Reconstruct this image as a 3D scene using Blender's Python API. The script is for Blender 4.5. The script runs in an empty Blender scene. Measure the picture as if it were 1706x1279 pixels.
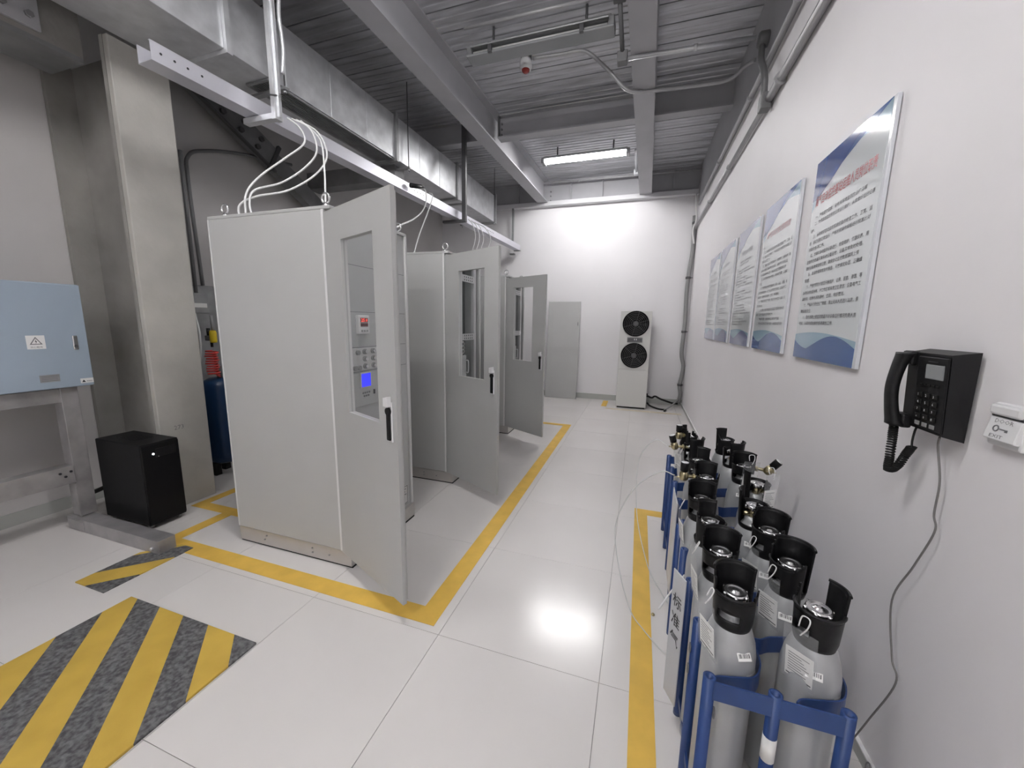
import bpy, bmesh, math, random
from mathutils import Vector, Matrix, Euler

# ------------------------------------------------------------------ camera, world, exposure
sc = bpy.context.scene
C = sc.collection
random.seed(7)
FOCAL_PX = 636.0
cam_d = bpy.data.cameras.new('camera')
cam = bpy.data.objects.new('camera', cam_d)
C.objects.link(cam)
cam_d.sensor_width = 36.0
cam_d.lens = 36.0 * FOCAL_PX / 1706.0
cam_d.clip_start = 0.02
def camera_matrix(yaw, pitch, roll, loc):
    f = Vector((math.sin(yaw) * math.cos(pitch), math.cos(yaw) * math.cos(pitch), math.sin(pitch)))
    r = Vector((math.cos(yaw), -math.sin(yaw), 0)); u = r.cross(f)
    r2 = math.cos(roll) * r + math.sin(roll) * u
    u2 = -math.sin(roll) * r + math.cos(roll) * u
    m = Matrix((r2, u2, -f)).transposed().to_4x4()
    m.translation = loc
    return m
cam.matrix_world = camera_matrix(-0.31765, -0.15948, 0.01618, Vector((0, 0, 1.57)))
sc.camera = cam
w = bpy.data.worlds.new('world'); sc.world = w
w.use_nodes = True
w.node_tree.nodes['Background'].inputs[0].default_value = (0.9, 0.95, 1.0, 1)
w.node_tree.nodes['Background'].inputs[1].default_value = 0.02
sc.view_settings.view_transform = 'Standard'
sc.view_settings.look = 'None'
sc.view_settings.exposure = 1.35
sc.view_settings.gamma = 1.0
sc.view_settings.use_curve_mapping = False
TUBE_LIGHT = 62.0            # emission strength of a burning fluorescent tube

# ------------------------------------------------------------------ materials
MATS = {}
def mat(name, col, rough=0.5, metal=0.0, var=0.0, scale=6.0, bump=0.0, bscale=40.0, stretch=None,
        emit=0.0, trans=0.0, alpha=1.0, coat=0.0, ior=1.45, spec=None, rvar=0.0):
    m = bpy.data.materials.new(name); m.use_nodes = True
    nt = m.node_tree; b = nt.nodes['Principled BSDF']
    c = (*col, 1)
    b.inputs['Base Color'].default_value = c
    b.inputs['Roughness'].default_value = rough
    b.inputs['Metallic'].default_value = metal
    b.inputs['IOR'].default_value = ior
    if spec is not None: b.inputs['Specular IOR Level'].default_value = spec
    if coat: b.inputs['Coat Weight'].default_value = coat; b.inputs['Coat Roughness'].default_value = 0.06
    if emit: b.inputs['Emission Color'].default_value = c; b.inputs['Emission Strength'].default_value = emit
    if trans: b.inputs['Transmission Weight'].default_value = trans
    if alpha < 1: b.inputs['Alpha'].default_value = alpha
    if var or bump or rvar:
        tc = nt.nodes.new('ShaderNodeTexCoord'); mp = nt.nodes.new('ShaderNodeMapping')
        nt.links.new(tc.outputs['Object'], mp.inputs['Vector'])
        if stretch: mp.inputs['Scale'].default_value = stretch
    if var or rvar:
        n = nt.nodes.new('ShaderNodeTexNoise'); n.inputs['Scale'].default_value = scale; n.inputs['Detail'].default_value = 5
        nt.links.new(mp.outputs['Vector'], n.inputs['Vector'])
    if var:
        r = nt.nodes.new('ShaderNodeMapRange')
        r.inputs['From Min'].default_value = 0.3; r.inputs['From Max'].default_value = 0.7
        r.inputs['To Min'].default_value = 1 - var; r.inputs['To Max'].default_value = 1 + var
        nt.links.new(n.outputs['Fac'], r.inputs['Value'])
        mx = nt.nodes.new('ShaderNodeMix'); mx.data_type = 'RGBA'; mx.blend_type = 'MULTIPLY'
        mx.inputs['Factor'].default_value = 1; mx.inputs['A'].default_value = c
        nt.links.new(r.outputs['Result'], mx.inputs['B'])
        nt.links.new(mx.outputs['Result'], b.inputs['Base Color'])
    if rvar:
        r2 = nt.nodes.new('ShaderNodeMapRange')
        r2.inputs['From Min'].default_value = 0.3; r2.inputs['From Max'].default_value = 0.7
        r2.inputs['To Min'].default_value = max(0.02, rough - rvar); r2.inputs['To Max'].default_value = rough + rvar
        nt.links.new(n.outputs['Fac'], r2.inputs['Value']); nt.links.new(r2.outputs['Result'], b.inputs['Roughness'])
    if bump:
        n2 = nt.nodes.new('ShaderNodeTexNoise'); n2.inputs['Scale'].default_value = bscale; n2.inputs['Detail'].default_value = 3
        nt.links.new(mp.outputs['Vector'], n2.inputs['Vector'])
        bp = nt.nodes.new('ShaderNodeBump'); bp.inputs['Strength'].default_value = bump; bp.inputs['Distance'].default_value = 0.01
        nt.links.new(n2.outputs['Fac'], bp.inputs['Height']); nt.links.new(bp.outputs['Normal'], b.inputs['Normal'])
    MATS[name] = m
    return m
mat('tile', (0.74, 0.715, 0.70), 0.20, var=0.03, scale=1.3, spec=0.75)
mat('joint', (0.30, 0.29, 0.28), 0.8)
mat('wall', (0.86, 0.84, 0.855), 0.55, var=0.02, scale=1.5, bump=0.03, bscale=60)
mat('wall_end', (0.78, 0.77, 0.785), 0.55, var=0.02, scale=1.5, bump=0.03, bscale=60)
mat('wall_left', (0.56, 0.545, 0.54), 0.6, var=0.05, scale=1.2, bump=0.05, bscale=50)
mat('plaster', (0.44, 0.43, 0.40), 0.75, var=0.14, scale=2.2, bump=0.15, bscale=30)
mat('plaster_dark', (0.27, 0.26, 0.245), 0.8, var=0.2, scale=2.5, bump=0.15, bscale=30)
mat('skirting', (0.42, 0.43, 0.41), 0.4)
mat('deck', (0.52, 0.525, 0.55), 0.45, metal=0.55, var=0.30, scale=5.0, stretch=(0.35, 2.5, 1), rvar=0.1)
mat('deck_gap', (0.03, 0.03, 0.035), 0.9)
mat('beam', (0.40, 0.40, 0.42), 0.5, var=0.08, scale=2.0)
mat('beam_lit', (0.62, 0.62, 0.64), 0.5, var=0.05, scale=2.0)  # beam grey made lighter: the lit look of the flange band is painted in
mat('beam_dark', (0.20, 0.20, 0.205), 0.6, var=0.25, scale=3.0)
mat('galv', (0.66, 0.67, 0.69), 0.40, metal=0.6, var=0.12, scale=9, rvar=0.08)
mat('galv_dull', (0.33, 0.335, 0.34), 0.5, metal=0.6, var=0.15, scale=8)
mat('alu', (0.72, 0.72, 0.78), 0.38, metal=0.6)
mat('dark_steel', (0.10, 0.10, 0.105), 0.5, metal=0.3)
mat('frame_steel', (0.40, 0.39, 0.395), 0.42, metal=0.55, var=0.22, scale=7, rvar=0.1)
mat('cabinet', (0.45, 0.455, 0.45), 0.42, var=0.015, scale=3, bump=0.015, bscale=220)
mat('cabinet_lip', (0.62, 0.62, 0.62), 0.4)
mat('cabinet_trim', (0.70, 0.70, 0.70), 0.35)
mat('cabinet_panel', (0.47, 0.48, 0.48), 0.35)
mat('stainless', (0.55, 0.53, 0.51), 0.33, metal=0.7, var=0.06, scale=4)
mat('interior', (0.42, 0.42, 0.43), 0.45)
mat('interior_rail', (0.60, 0.60, 0.61), 0.4, metal=0.3)
mat('black_plastic', (0.009, 0.009, 0.010), 0.42, spec=0.3)
mat('guard_black', (0.006, 0.006, 0.007), 0.40, bump=0.02, bscale=120, spec=0.28)
mat('rubber', (0.010, 0.010, 0.010), 0.6, spec=0.3)
mat('ups_black', (0.005, 0.005, 0.006), 0.45, spec=0.25)
mat('white_plastic', (0.78, 0.78, 0.79), 0.35)
mat('white_paint', (0.80, 0.80, 0.80), 0.4)
mat('fan_cabinet', (0.62, 0.62, 0.60), 0.4)
mat('grey_plastic', (0.28, 0.28, 0.28), 0.5)
mat('conduit', (0.42, 0.42, 0.43), 0.42, metal=0.35, var=0.06, scale=12)
mat('conduit_dark', (0.17, 0.17, 0.175), 0.5, metal=0.2)
mat('chrome', (0.75, 0.75, 0.76), 0.26, metal=1.0)
mat('brass', (0.50, 0.44, 0.28), 0.28, metal=1.0)
mat('cyl_grey', (0.40, 0.41, 0.42), 0.33, metal=0.25, var=0.05, scale=8)
mat('rack_blue', (0.018, 0.048, 0.165), 0.38, var=0.1, scale=10)
mat('tank_blue', (0.006, 0.030, 0.090), 0.35)
mat('box_blue', (0.33, 0.40, 0.48), 0.45, var=0.02, scale=3)
mat('tape', (0.72, 0.46, 0.085), 0.55, var=0.10, scale=7)
mat('tape_faint', (0.56, 0.49, 0.36), 0.5, var=0.1, scale=7)
mat('paper', (0.80, 0.80, 0.79), 0.5)
mat('card', (0.90, 0.90, 0.88), 0.5)
mat('ink', (0.03, 0.03, 0.035), 0.5)
mat('ink_grey', (0.16, 0.16, 0.17), 0.5)
mat('bag', (0.80, 0.82, 0.84), 0.12, alpha=0.10)
mat('glass', (0.25, 0.28, 0.28), 0.03, alpha=0.10, spec=0.8)
mat('poster', (0.70, 0.735, 0.75), 0.07, coat=0.5)
mat('poster_edge', (0.66, 0.68, 0.72), 0.15)
mat('poster_blue', (0.035, 0.075, 0.27), 0.07, coat=0.5)
mat('poster_mid', (0.075, 0.14, 0.34), 0.07, coat=0.5)
mat('poster_pale', (0.33, 0.47, 0.58), 0.07, coat=0.5)
mat('poster_lilac', (0.24, 0.26, 0.42), 0.07, coat=0.5)
mat('poster_red', (0.42, 0.07, 0.085), 0.3)
mat('poster_red_faint', (0.45, 0.17, 0.19), 0.3)
mat('poster_grey', (0.30, 0.30, 0.33), 0.3)
mat('poster_ink', (0.09, 0.09, 0.10), 0.3)
mat('hose_white', (0.74, 0.74, 0.74), 0.4)
mat('hose_clear', (0.62, 0.63, 0.62), 0.25)
mat('wire_grey', (0.18, 0.17, 0.17), 0.5)
mat('red_hose', (0.55, 0.05, 0.045), 0.35)
mat('yellow', (0.62, 0.46, 0.02), 0.45)
mat('red_lens', (0.30, 0.035, 0.03), 0.2)
mat('lamp_glass', (0.30, 0.31, 0.32), 0.14, metal=0.15)
mat('lamp_body', (0.48, 0.49, 0.50), 0.3, metal=0.4)
mat('tube_on', (1.0, 0.985, 0.98), 0.4, emit=TUBE_LIGHT)
mat('tube_off', (0.7, 0.7, 0.7), 0.3)
mat('led_white', (0.9, 0.95, 1.0), 0.4, emit=12)
mat('led_red', (1.0, 0.10, 0.07), 0.4, emit=1.0)
mat('display_red', (0.10, 0.008, 0.012), 0.3)
mat('screen_blue', (0.03, 0.035, 0.9), 0.3, emit=0.36)
mat('sign_grey', (0.50, 0.51, 0.53), 0.4)
mat('barcode', (0.30, 0.30, 0.30), 0.5)

def hatch_material(name, period, offset, slope=1.08):
    """black/yellow 45 degree floor marking, painted"""
    m = bpy.data.materials.new(name); m.use_nodes = True
    nt = m.node_tree; b = nt.nodes['Principled BSDF']; L = nt.links
    tc = nt.nodes.new('ShaderNodeTexCoord'); sx = nt.nodes.new('ShaderNodeSeparateXYZ')
    L.new(tc.outputs['Object'], sx.inputs[0])
    def mth(op, a, bb=None):
        n = nt.nodes.new('ShaderNodeMath'); n.operation = op
        for i, v in enumerate((a, bb)):
            if v is None: continue
            if isinstance(v, (int, float)): n.inputs[i].default_value = v
            else: L.new(v, n.inputs[i])
        return n.outputs[0]
    s = mth('ADD', sx.outputs['X'], mth('MULTIPLY', sx.outputs['Y'], slope))
    fr = mth('FRACT', mth('DIVIDE', mth('ADD', s, offset), period))
    msk = mth('GREATER_THAN', fr, 0.5)
    n = nt.nodes.new('ShaderNodeTexNoise'); n.inputs['Scale'].default_value = 55; n.inputs['Detail'].default_value = 6
    L.new(tc.outputs['Object'], n.inputs['Vector'])
    n3 = nt.nodes.new('ShaderNodeTexNoise'); n3.inputs['Scale'].default_value = 5
    L.new(tc.outputs['Object'], n3.inputs['Vector'])
    ra = nt.nodes.new('ShaderNodeValToRGB')
    ra.color_ramp.elements[0].position = 0.35; ra.color_ramp.elements[0].color = (0.045, 0.045, 0.048, 1)
    ra.color_ramp.elements[1].position = 0.72; ra.color_ramp.elements[1].color = (0.19, 0.19, 0.195, 1)
    L.new(n.outputs['Fac'], ra.inputs[0])
    rb = nt.nodes.new('ShaderNodeValToRGB')
    rb.color_ramp.elements[0].position = 0.3; rb.color_ramp.elements[0].color = (0.50, 0.33, 0.055, 1)
    rb.color_ramp.elements[1].position = 0.7; rb.color_ramp.elements[1].color = (0.62, 0.42, 0.075, 1)
    L.new(n3.outputs['Fac'], rb.inputs[0])
    mx = nt.nodes.new('ShaderNodeMix'); mx.data_type = 'RGBA'
    L.new(msk, mx.inputs['Factor']); L.new(ra.outputs[0], mx.inputs['A']); L.new(rb.outputs[0], mx.inputs['B'])
    L.new(mx.outputs['Result'], b.inputs['Base Color'])
    b.inputs['Roughness'].default_value = 0.6
    bp = nt.nodes.new('ShaderNodeBump'); bp.inputs['Strength'].default_value = 0.25; bp.inputs['Distance'].default_value = 0.004
    L.new(n.outputs['Fac'], bp.inputs['Height']); L.new(bp.outputs['Normal'], b.inputs['Normal'])
    MATS[name] = m

# ------------------------------------------------------------------ mesh helpers
def frame(x, y, z, o=(0, 0, 0)):
    m = Matrix((Vector(x), Vector(y), Vector(z))).transposed().to_4x4(); m.translation = Vector(o); return m
RIGHT = frame((0, -1, 0), (0, 0, 1), (-1, 0, 0))     # u along the right wall as one faces it, v up, w into the room
LEFT = frame((0, 1, 0), (0, 0, 1), (1, 0, 0))        # a face that looks towards +X
BACK = frame((1, 0, 0), (0, 0, 1), (0, -1, 0))       # a face that looks towards the camera end

class MB:
    def __init__(self, M=None):
        self.v = []; self.f = []; self.s = []; self.M = M
    def add(self, vs, fs, smooth=False):
        o = len(self.v)
        for p in vs:
            p = Vector(p)
            self.v.append(self.M @ p if self.M else p)
        for f in fs:
            self.f.append([i + o for i in f]); self.s.append(smooth)
        return self
    def box(self, x0, y0, z0, x1, y1, z1, bev=0.0):
        if x0 > x1: x0, x1 = x1, x0
        if y0 > y1: y0, y1 = y1, y0
        if z0 > z1: z0, z1 = z1, z0
        if not bev:
            vs = [(x0, y0, z0), (x1, y0, z0), (x1, y1, z0), (x0, y1, z0), (x0, y0, z1), (x1, y0, z1), (x1, y1, z1), (x0, y1, z1)]
            return self.add(vs, [(3, 2, 1, 0), (4, 5, 6, 7), (0, 1, 5, 4), (1, 2, 6, 5), (2, 3, 7, 6), (3, 0, 4, 7)])
        bm = bmesh.new(); bmesh.ops.create_cube(bm, size=1)
        for q in bm.verts:
            q.co = Vector(((x0 + x1) / 2 + q.co.x * (x1 - x0), (y0 + y1) / 2 + q.co.y * (y1 - y0), (z0 + z1) / 2 + q.co.z * (z1 - z0)))
        bmesh.ops.bevel(bm, geom=list(bm.edges), offset=bev, segments=2, affect='EDGES', profile=0.5)
        bm.verts.index_update()
        self.add([q.co.copy() for q in bm.verts], [[q.index for q in fc.verts] for fc in bm.faces])
        bm.free(); return self
    def cyl(self, p0, p1, r, n=12, r2=None, cap=True):
        p0 = Vector(p0); p1 = Vector(p1); d = (p1 - p0).normalized()
        a = d.orthogonal().normalized(); b = d.cross(a)
        r2 = r if r2 is None else r2
        vs = []
        for k, (p, rr) in enumerate(((p0, r), (p1, r2))):
            for i in range(n):
                t = 2 * math.pi * i / n
                vs.append(p + rr * (math.cos(t) * a + math.sin(t) * b))
        self.add(vs, [(i, (i + 1) % n, n + (i + 1) % n, n + i) for i in range(n)], True)
        if cap:
            self.add(vs[:n], [list(range(n))[::-1]]); self.add(vs[n:], [list(range(n))])
        return self
    def tube(self, pts, r, n=8, closed=False, cap=True):
        pts = [Vector(p) for p in pts]; m = len(pts)
        T = []
        for i in range(m):
            if closed: d = pts[(i + 1) % m] - pts[i - 1]
            else: d = pts[min(i + 1, m - 1)] - pts[max(i - 1, 0)]
            T.append(d.normalized())
        a = T[0].orthogonal().normalized(); vs = []
        for i in range(m):
            a = (a - T[i] * a.dot(T[i])).normalized(); b = T[i].cross(a)
            for k in range(n):
                t = 2 * math.pi * k / n
                vs.append(pts[i] + r * (math.cos(t) * a + math.sin(t) * b))
        fs = []
        for i in range(m if closed else m - 1):
            j = (i + 1) % m
            for k in range(n):
                fs.append((i * n + k, i * n + (k + 1) % n, j * n + (k + 1) % n, j * n + k))
        self.add(vs, fs, True)
        if cap and not closed:
            self.add(vs[:n], [list(range(n))[::-1]]); self.add(vs[-n:], [list(range(n))])
        return self
    def lathe(self, prof, n=24, o=(0, 0, 0), ax=(0, 0, 1), smooth=True):
        o = Vector(o); ax = Vector(ax).normalized(); a = ax.orthogonal().normalized(); b = ax.cross(a)
        vs = []; fs = []
        for (r, z) in prof:
            for i in range(n):
                t = 2 * math.pi * i / n
                vs.append(o + ax * z + r * (math.cos(t) * a + math.sin(t) * b))
        for k in range(len(prof) - 1):
            for i in range(n):
                fs.append((k * n + i, k * n + (i + 1) % n, (k + 1) * n + (i + 1) % n, (k + 1) * n + i))
        return self.add(vs, fs, smooth)
    def prism(self, poly, w0, w1):
        """polygon in the local u,v plane pushed from w0 to w1"""
        n = len(poly)
        vs = [(p[0], p[1], w0) for p in poly] + [(p[0], p[1], w1) for p in poly]
        fs = [list(range(n))[::-1], list(range(n, 2 * n))] + [(i, (i + 1) % n, n + (i + 1) % n, n + i) for i in range(n)]
        return self.add(vs, fs)
    def ring_plate(self, u0, v0, u1, v1, a0, b0, a1, b1, w0, w1):
        """rectangular plate with a rectangular opening (a0,b0)-(a1,b1)"""
        o = [(u0, v0), (u1, v0), (u1, v1), (u0, v1)]; h = [(a0, b0), (a1, b0), (a1, b1), (a0, b1)]
        vs = [(*p, w0) for p in o] + [(*p, w0) for p in h] + [(*p, w1) for p in o] + [(*p, w1) for p in h]
        fs = []
        for i in range(4):
            j = (i + 1) % 4
            fs += [(j, i, 4 + i, 4 + j), (8 + i, 8 + j, 12 + j, 12 + i), (i, j, 8 + j, 8 + i), (4 + j, 4 + i, 12 + i, 12 + j)]
        return self.add(vs, fs)
    def build(self, name, m, parent=None, loc=None, rot=None):
        me = bpy.data.meshes.new(name)
        me.from_pydata([tuple(p) for p in self.v], [], self.f)
        me.polygons.foreach_set('use_smooth', self.s)
        me.materials.append(MATS[m]); me.update()
        bm = bmesh.new(); bm.from_mesh(me)
        bmesh.ops.remove_doubles(bm, verts=bm.verts, dist=1e-6)
        bmesh.ops.recalc_face_normals(bm, faces=bm.faces)
        bm.to_mesh(me); bm.free()
        return link(name, me, parent, loc, rot)
def link(name, me, parent=None, loc=None, rot=None):
    o = bpy.data.objects.new(name, me); C.objects.link(o)
    if parent: o.parent = parent
    if loc: o.location = loc
    if rot: o.rotation_euler = rot
    return o
def tag(o, label=None, cat=None, group=None, kind=None):
    if label: o['label'] = label
    if cat: o['category'] = cat
    if group: o['group'] = group
    if kind: o['kind'] = kind
    return o
def thing(name, label, cat, loc=(0, 0, 0), rotz=0, group=None, kind=None):
    o = bpy.data.objects.new(name, None); C.objects.link(o)
    o.empty_display_size = 0.1
    o.location = loc; o.rotation_euler = (0, 0, rotz)
    return tag(o, label, cat, group, kind)
def kids(o): return [c for c in bpy.data.objects if c.parent == o]
def copy_tree(o, parent=None):
    c = o.copy(); C.objects.link(c)
    if parent: c.parent = parent
    for ch in kids(o): copy_tree(ch, c)
    return c
def smooth_path(pts, k=8):
    P = [Vector(p) for p in pts]; P = [P[0] * 2 - P[1]] + P + [P[-1] * 2 - P[-2]]
    out = []
    for i in range(1, len(P) - 2):
        for s in range(k):
            t = s / k
            out.append(0.5 * ((2 * P[i]) + (-P[i - 1] + P[i + 1]) * t + (2 * P[i - 1] - 5 * P[i] + 4 * P[i + 1] - P[i + 2]) * t * t
                              + (-P[i - 1] + 3 * P[i] - 3 * P[i + 1] + P[i + 2]) * t ** 3))
    out.append(P[-2]); return out
def lettering(body, m, parent, M, width=None, height=None, size=0.05, bold=0.0, line=1.0, name='lettering', spacing=1.0, align='LEFT'):
    """flat printed writing: text outline laid in the u,v plane of M, lower left corner at M's origin"""
    cu = bpy.data.curves.new('writing', 'FONT'); cu.body = body; cu.size = 1.0; cu.resolution_u = 1
    cu.offset = bold; cu.space_line = line; cu.space_character = spacing; cu.align_x = align
    t = bpy.data.objects.new('writing', cu); C.objects.link(t)
    me = bpy.data.meshes.new_from_object(t.evaluated_get(bpy.context.evaluated_depsgraph_get()))
    bpy.data.objects.remove(t); bpy.data.curves.remove(cu)
    if len(me.vertices) == 0: return None
    xs = [q.co.x for q in me.vertices]; ys = [q.co.y for q in me.vertices]
    x0, x1, y0, y1 = min(xs), max(xs), min(ys), max(ys)
    sx = width / (x1 - x0) if width else size
    sy = height / (y1 - y0) if height else size
    for q in me.vertices:
        q.co = M @ Vector(((q.co.x - x0) * sx, (q.co.y - y0) * sy, 0))
    me.materials.clear(); me.materials.append(MATS[m])
    return link(name, me, parent)

# ------------------------------------------------------------------ the room shell
XL, XR, YN, YB, ZD = -4.38, 0.88, -5.6, 8.10, 4.38
def structure(o, label, cat): return tag(o, label, cat, kind='structure')

fl = MB().box(XL - 0.15, YN - 0.15, -0.12, XR + 0.15, YB + 0.15, -0.006).build('floor', 'joint')
structure(fl, 'glossy light grey tiled floor across the whole room', 'floor')
def edges(a, b, s, o):
    k = math.ceil((a - o) / s + 1e-6); e = [a]
    while o + k * s < b - 1e-6:
        e.append(o + k * s); k += 1
    return e + [b]
tile_mesh = {}
ex = edges(XL, XR, 0.8, -0.07); ey = edges(YN, YB, 0.8, 1.515)
for i in range(len(ex) - 1):
    for j in range(len(ey) - 1):
        sx, sy = ex[i + 1] - ex[i], ey[j + 1] - ey[j]
        key = (round(sx, 3), round(sy, 3))
        if key not in tile_mesh:
            g = 0.0011
            tmp = MB().box(-sx / 2 + g, -sy / 2 + g, -0.012, sx / 2 - g, sy / 2 - g, 0).build('tile', 'tile', fl, ((ex[i] + ex[i + 1]) / 2, (ey[j] + ey[j + 1]) / 2, 0))
            tile_mesh[key] = tmp.data
        else:
            link('tile', tile_mesh[key], fl, ((ex[i] + ex[i + 1]) / 2, (ey[j] + ey[j + 1]) / 2, 0))

wr = MB().box(XR, YN, 0, XR + 0.15, YB + 0.2, ZD + 0.1).build('wall_right', 'wall')
structure(wr, 'smooth white wall that carries the row of notice boards', 'wall')
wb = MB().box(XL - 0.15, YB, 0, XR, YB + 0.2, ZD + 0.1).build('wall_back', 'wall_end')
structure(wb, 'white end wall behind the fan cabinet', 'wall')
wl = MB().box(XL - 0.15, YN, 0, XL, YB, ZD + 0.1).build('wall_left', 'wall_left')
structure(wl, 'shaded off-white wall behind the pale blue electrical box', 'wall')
wn = MB().box(XL - 0.15, YN - 0.15, 0, XR + 0.15, YN, ZD + 0.1).build('wall_rear', 'wall')
structure(wn, 'white wall closing the near end of the room', 'wall')
b1 = MB().box(XL, YB - 0.012, 0, XR, YB, 0.115).build('baseboard_back', 'skirting')
MB().box(XL, YB - 0.014, 0.115, XR, YB, 0.122).build('cap_strip', 'white_paint', b1)
structure(b1, 'grey skirting board along the white end wall', 'skirting board')
b2 = MB().box(XR - 0.012, YN, 0, XR, YB - 0.014, 0.05).build('baseboard_right', 'skirting')
MB().box(XR - 0.014, YN, 0.05, XR, YB - 0.014, 0.056).build('cap_strip', 'white_paint', b2)
structure(b2, 'grey skirting board below the notice boards', 'skirting board')
b3 = MB().box(XL, YN, 0, XL + 0.012, 1.9, 0.10).build('baseboard_left', 'skirting')
structure(b3, 'grey skirting board below the pale blue electrical box', 'skirting board')

# profiled steel deck overhead: every sheet is its own piece
ce = MB().box(XL - 0.15, YN - 0.15, ZD + 0.06, XR + 0.15, YB + 0.2, ZD + 0.16).build('ceiling', 'deck_gap')
structure(ce, 'dark galvanised profiled steel deck above the beams', 'ceiling')
PW = 0.262
def deck_sheet():
    """one sheet seen from below: flat pan, two shallow stiffening ribs, turned up edges with a dark gap"""
    h = PW / 2 - 0.007; zs = [(-h, 0.05), (-h, 0.0), (-0.062, 0), (-0.054, 0.006), (-0.040, 0.006), (-0.032, 0.0),
                              (0.032, 0.0), (0.040, 0.006), (0.054, 0.006), (0.062, 0), (h, 0.0), (h, 0.05)]
    mb = MB(); vs = []
    for x in (XL, XR):
        vs += [(x, y, z) for (y, z) in zs]
    n = len(zs)
    mb.add(vs, [(i, i + 1, n + i + 1, n + i) for i in range(n - 1)])
    return mb
k = 0; y = YN + PW / 2; dm = None
while y < YB:
    if dm is None: dm = deck_sheet().build('deck_sheet', 'deck', ce, (0, y, ZD)).data
    else: link('deck_sheet', dm, ce, (0, y, ZD))
    y += PW

# ------------------------------------------------------------------ steel beams
def h_section(depth, width, tf, tw):
    a, b = width / 2, tw / 2
    return [(-a, 0), (a, 0), (a, tf), (b, tf), (b, depth - tf), (a, depth - tf), (a, depth), (-a, depth), (-a, depth - tf), (-b, depth - tf), (-b, tf), (-a, tf)]
def beam(name, label, p0, p1, z0, depth, width, m='beam', tf=0.02, tw=0.012):
    d = Vector((p1[0] - p0[0], p1[1] - p0[1], 0)); L = d.length; d.normalize()
    side = Vector((d.y, -d.x, 0))
    M = frame(side, (0, 0, 1), d, (0, 0, 0))
    root = thing(name, label, 'beam', (p0[0], p0[1], z0), kind='structure')
    mb = MB(M)
    mb.prism(h_section(depth, width, tf, tw), 0, L).build('beam_section', m, root)
    return root, M, L
def bolts(parent, pts, nrm, r=0.014, h=0.018, m='beam_dark'):
    for p in pts:
        p = Vector(p); MB().cyl(p, p + Vector(nrm) * h, r, 6).build('bolt', m, parent)
bm1, M1, L1 = beam('ceiling_beam', 'grey steel beam running the length above the open cabinets', (-2.30, 0.0), (-2.025, YB - 0.14), 3.965, ZD - 3.965, 0.205)
bm2, M2, L2 = beam('ceiling_beam', 'grey steel beam running the length above the clear aisle', (-0.20, 0.0), (-0.06, YB - 0.14), 3.965, ZD - 3.965, 0.215)
bm3, M3, L3 = beam('ceiling_beam', 'short grey cross beam between the unlit lamp and the burning lamp', (-2.04, 5.46), (-0.22, 5.46), 4.085, ZD - 4.085, 0.15)
bolts(bm3, [(0.04, -0.006, 0.06 + 0.07 * i) for i in range(3)], (0, -1, 0))
MB(M3).box(-0.07, 0.02, 0.0, 0.07, 0.28, 0.014).build('end_plate', 'beam_dark', bm3)
bm4, M4, L4 = beam('ceiling_beam', 'short grey cross beam reaching the white wall over the notice boards', (0.00, 5.46), (XR - 0.006, 5.46), 4.085, ZD - 4.085, 0.15)
bm5, M5, L5 = beam('ceiling_beam', 'dark cross beam over the far end of the silver air duct', (XL + 0.01, 5.46), (-2.26, 5.46), 4.085, ZD - 4.085, 0.15)
bm6, M6, L6 = beam('ceiling_beam', 'deep grey edge beam with stiffeners on top of the end wall', (XL + 0.01, YB - 0.045), (XR - 0.03, YB - 0.045), 3.915, ZD - 3.915, 0.08, tf=0.028)
MB().box(0, -0.095, -0.01, L6, 0.04, 0.075, 0.006).build('flange_plate', 'beam_lit', bm6)
for x in (-3.3, -2.55, -1.47, -0.86, 0.42):
    MB().box(x - (XL + 0.01) - 0.008, -0.075, 0.075, x - (XL + 0.01) + 0.008, -0.008, ZD - 3.915 - 0.028).build('stiffener', 'beam', bm6)
bolts(bm6, [(-1.88 - XL - 0.01, -0.018, 0.10 + 0.085 * i) for i in range(3)], (0, -1, 0))
# edge beam on the white wall
eb = MB().box(XR - 0.022, YN, 3.70, XR - 0.002, YB - 0.15, ZD).build('ceiling_beam', 'beam')
tag(eb, 'flat grey edge beam along the top of the notice board wall', 'beam', kind='structure')
MB().box(XR - 0.030, YN, 3.70, XR - 0.022, YB - 0.15, 3.72).build('flange', 'beam', eb)
# left hand side: boxed beam, column with recess, diagonal brace
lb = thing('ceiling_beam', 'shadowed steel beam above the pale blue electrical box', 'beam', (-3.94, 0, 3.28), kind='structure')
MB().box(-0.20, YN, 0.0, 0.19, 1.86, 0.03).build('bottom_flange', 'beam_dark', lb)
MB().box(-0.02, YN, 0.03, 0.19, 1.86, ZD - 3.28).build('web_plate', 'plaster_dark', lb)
sp = MB().box(0.19, 1.20, 0.06, 0.215, 1.66, 0.42, 0.004).build('splice_plate', 'beam', lb)
bolts(sp, [(0.215, 1.28 + 0.11 * i, 0.13 + 0.12 * j) for i in range(4) for j in range(3)], (1, 0, 0), 0.02, 0.022)
col = thing('column', 'plastered steel column with a deep recess beside the black power unit', 'column', (-3.55, 1.90, 0), kind='structure')
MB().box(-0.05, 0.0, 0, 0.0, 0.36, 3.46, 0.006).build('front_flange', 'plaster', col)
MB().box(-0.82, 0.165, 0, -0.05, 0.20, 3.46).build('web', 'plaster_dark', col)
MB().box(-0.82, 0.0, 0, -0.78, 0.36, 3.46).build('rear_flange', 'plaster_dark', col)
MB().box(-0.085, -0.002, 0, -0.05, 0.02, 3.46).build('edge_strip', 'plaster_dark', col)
MB().box(-0.13, 0.14, 0, -0.06, 0.165, 3.46).build('corner_batten', 'plaster', col)
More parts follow.
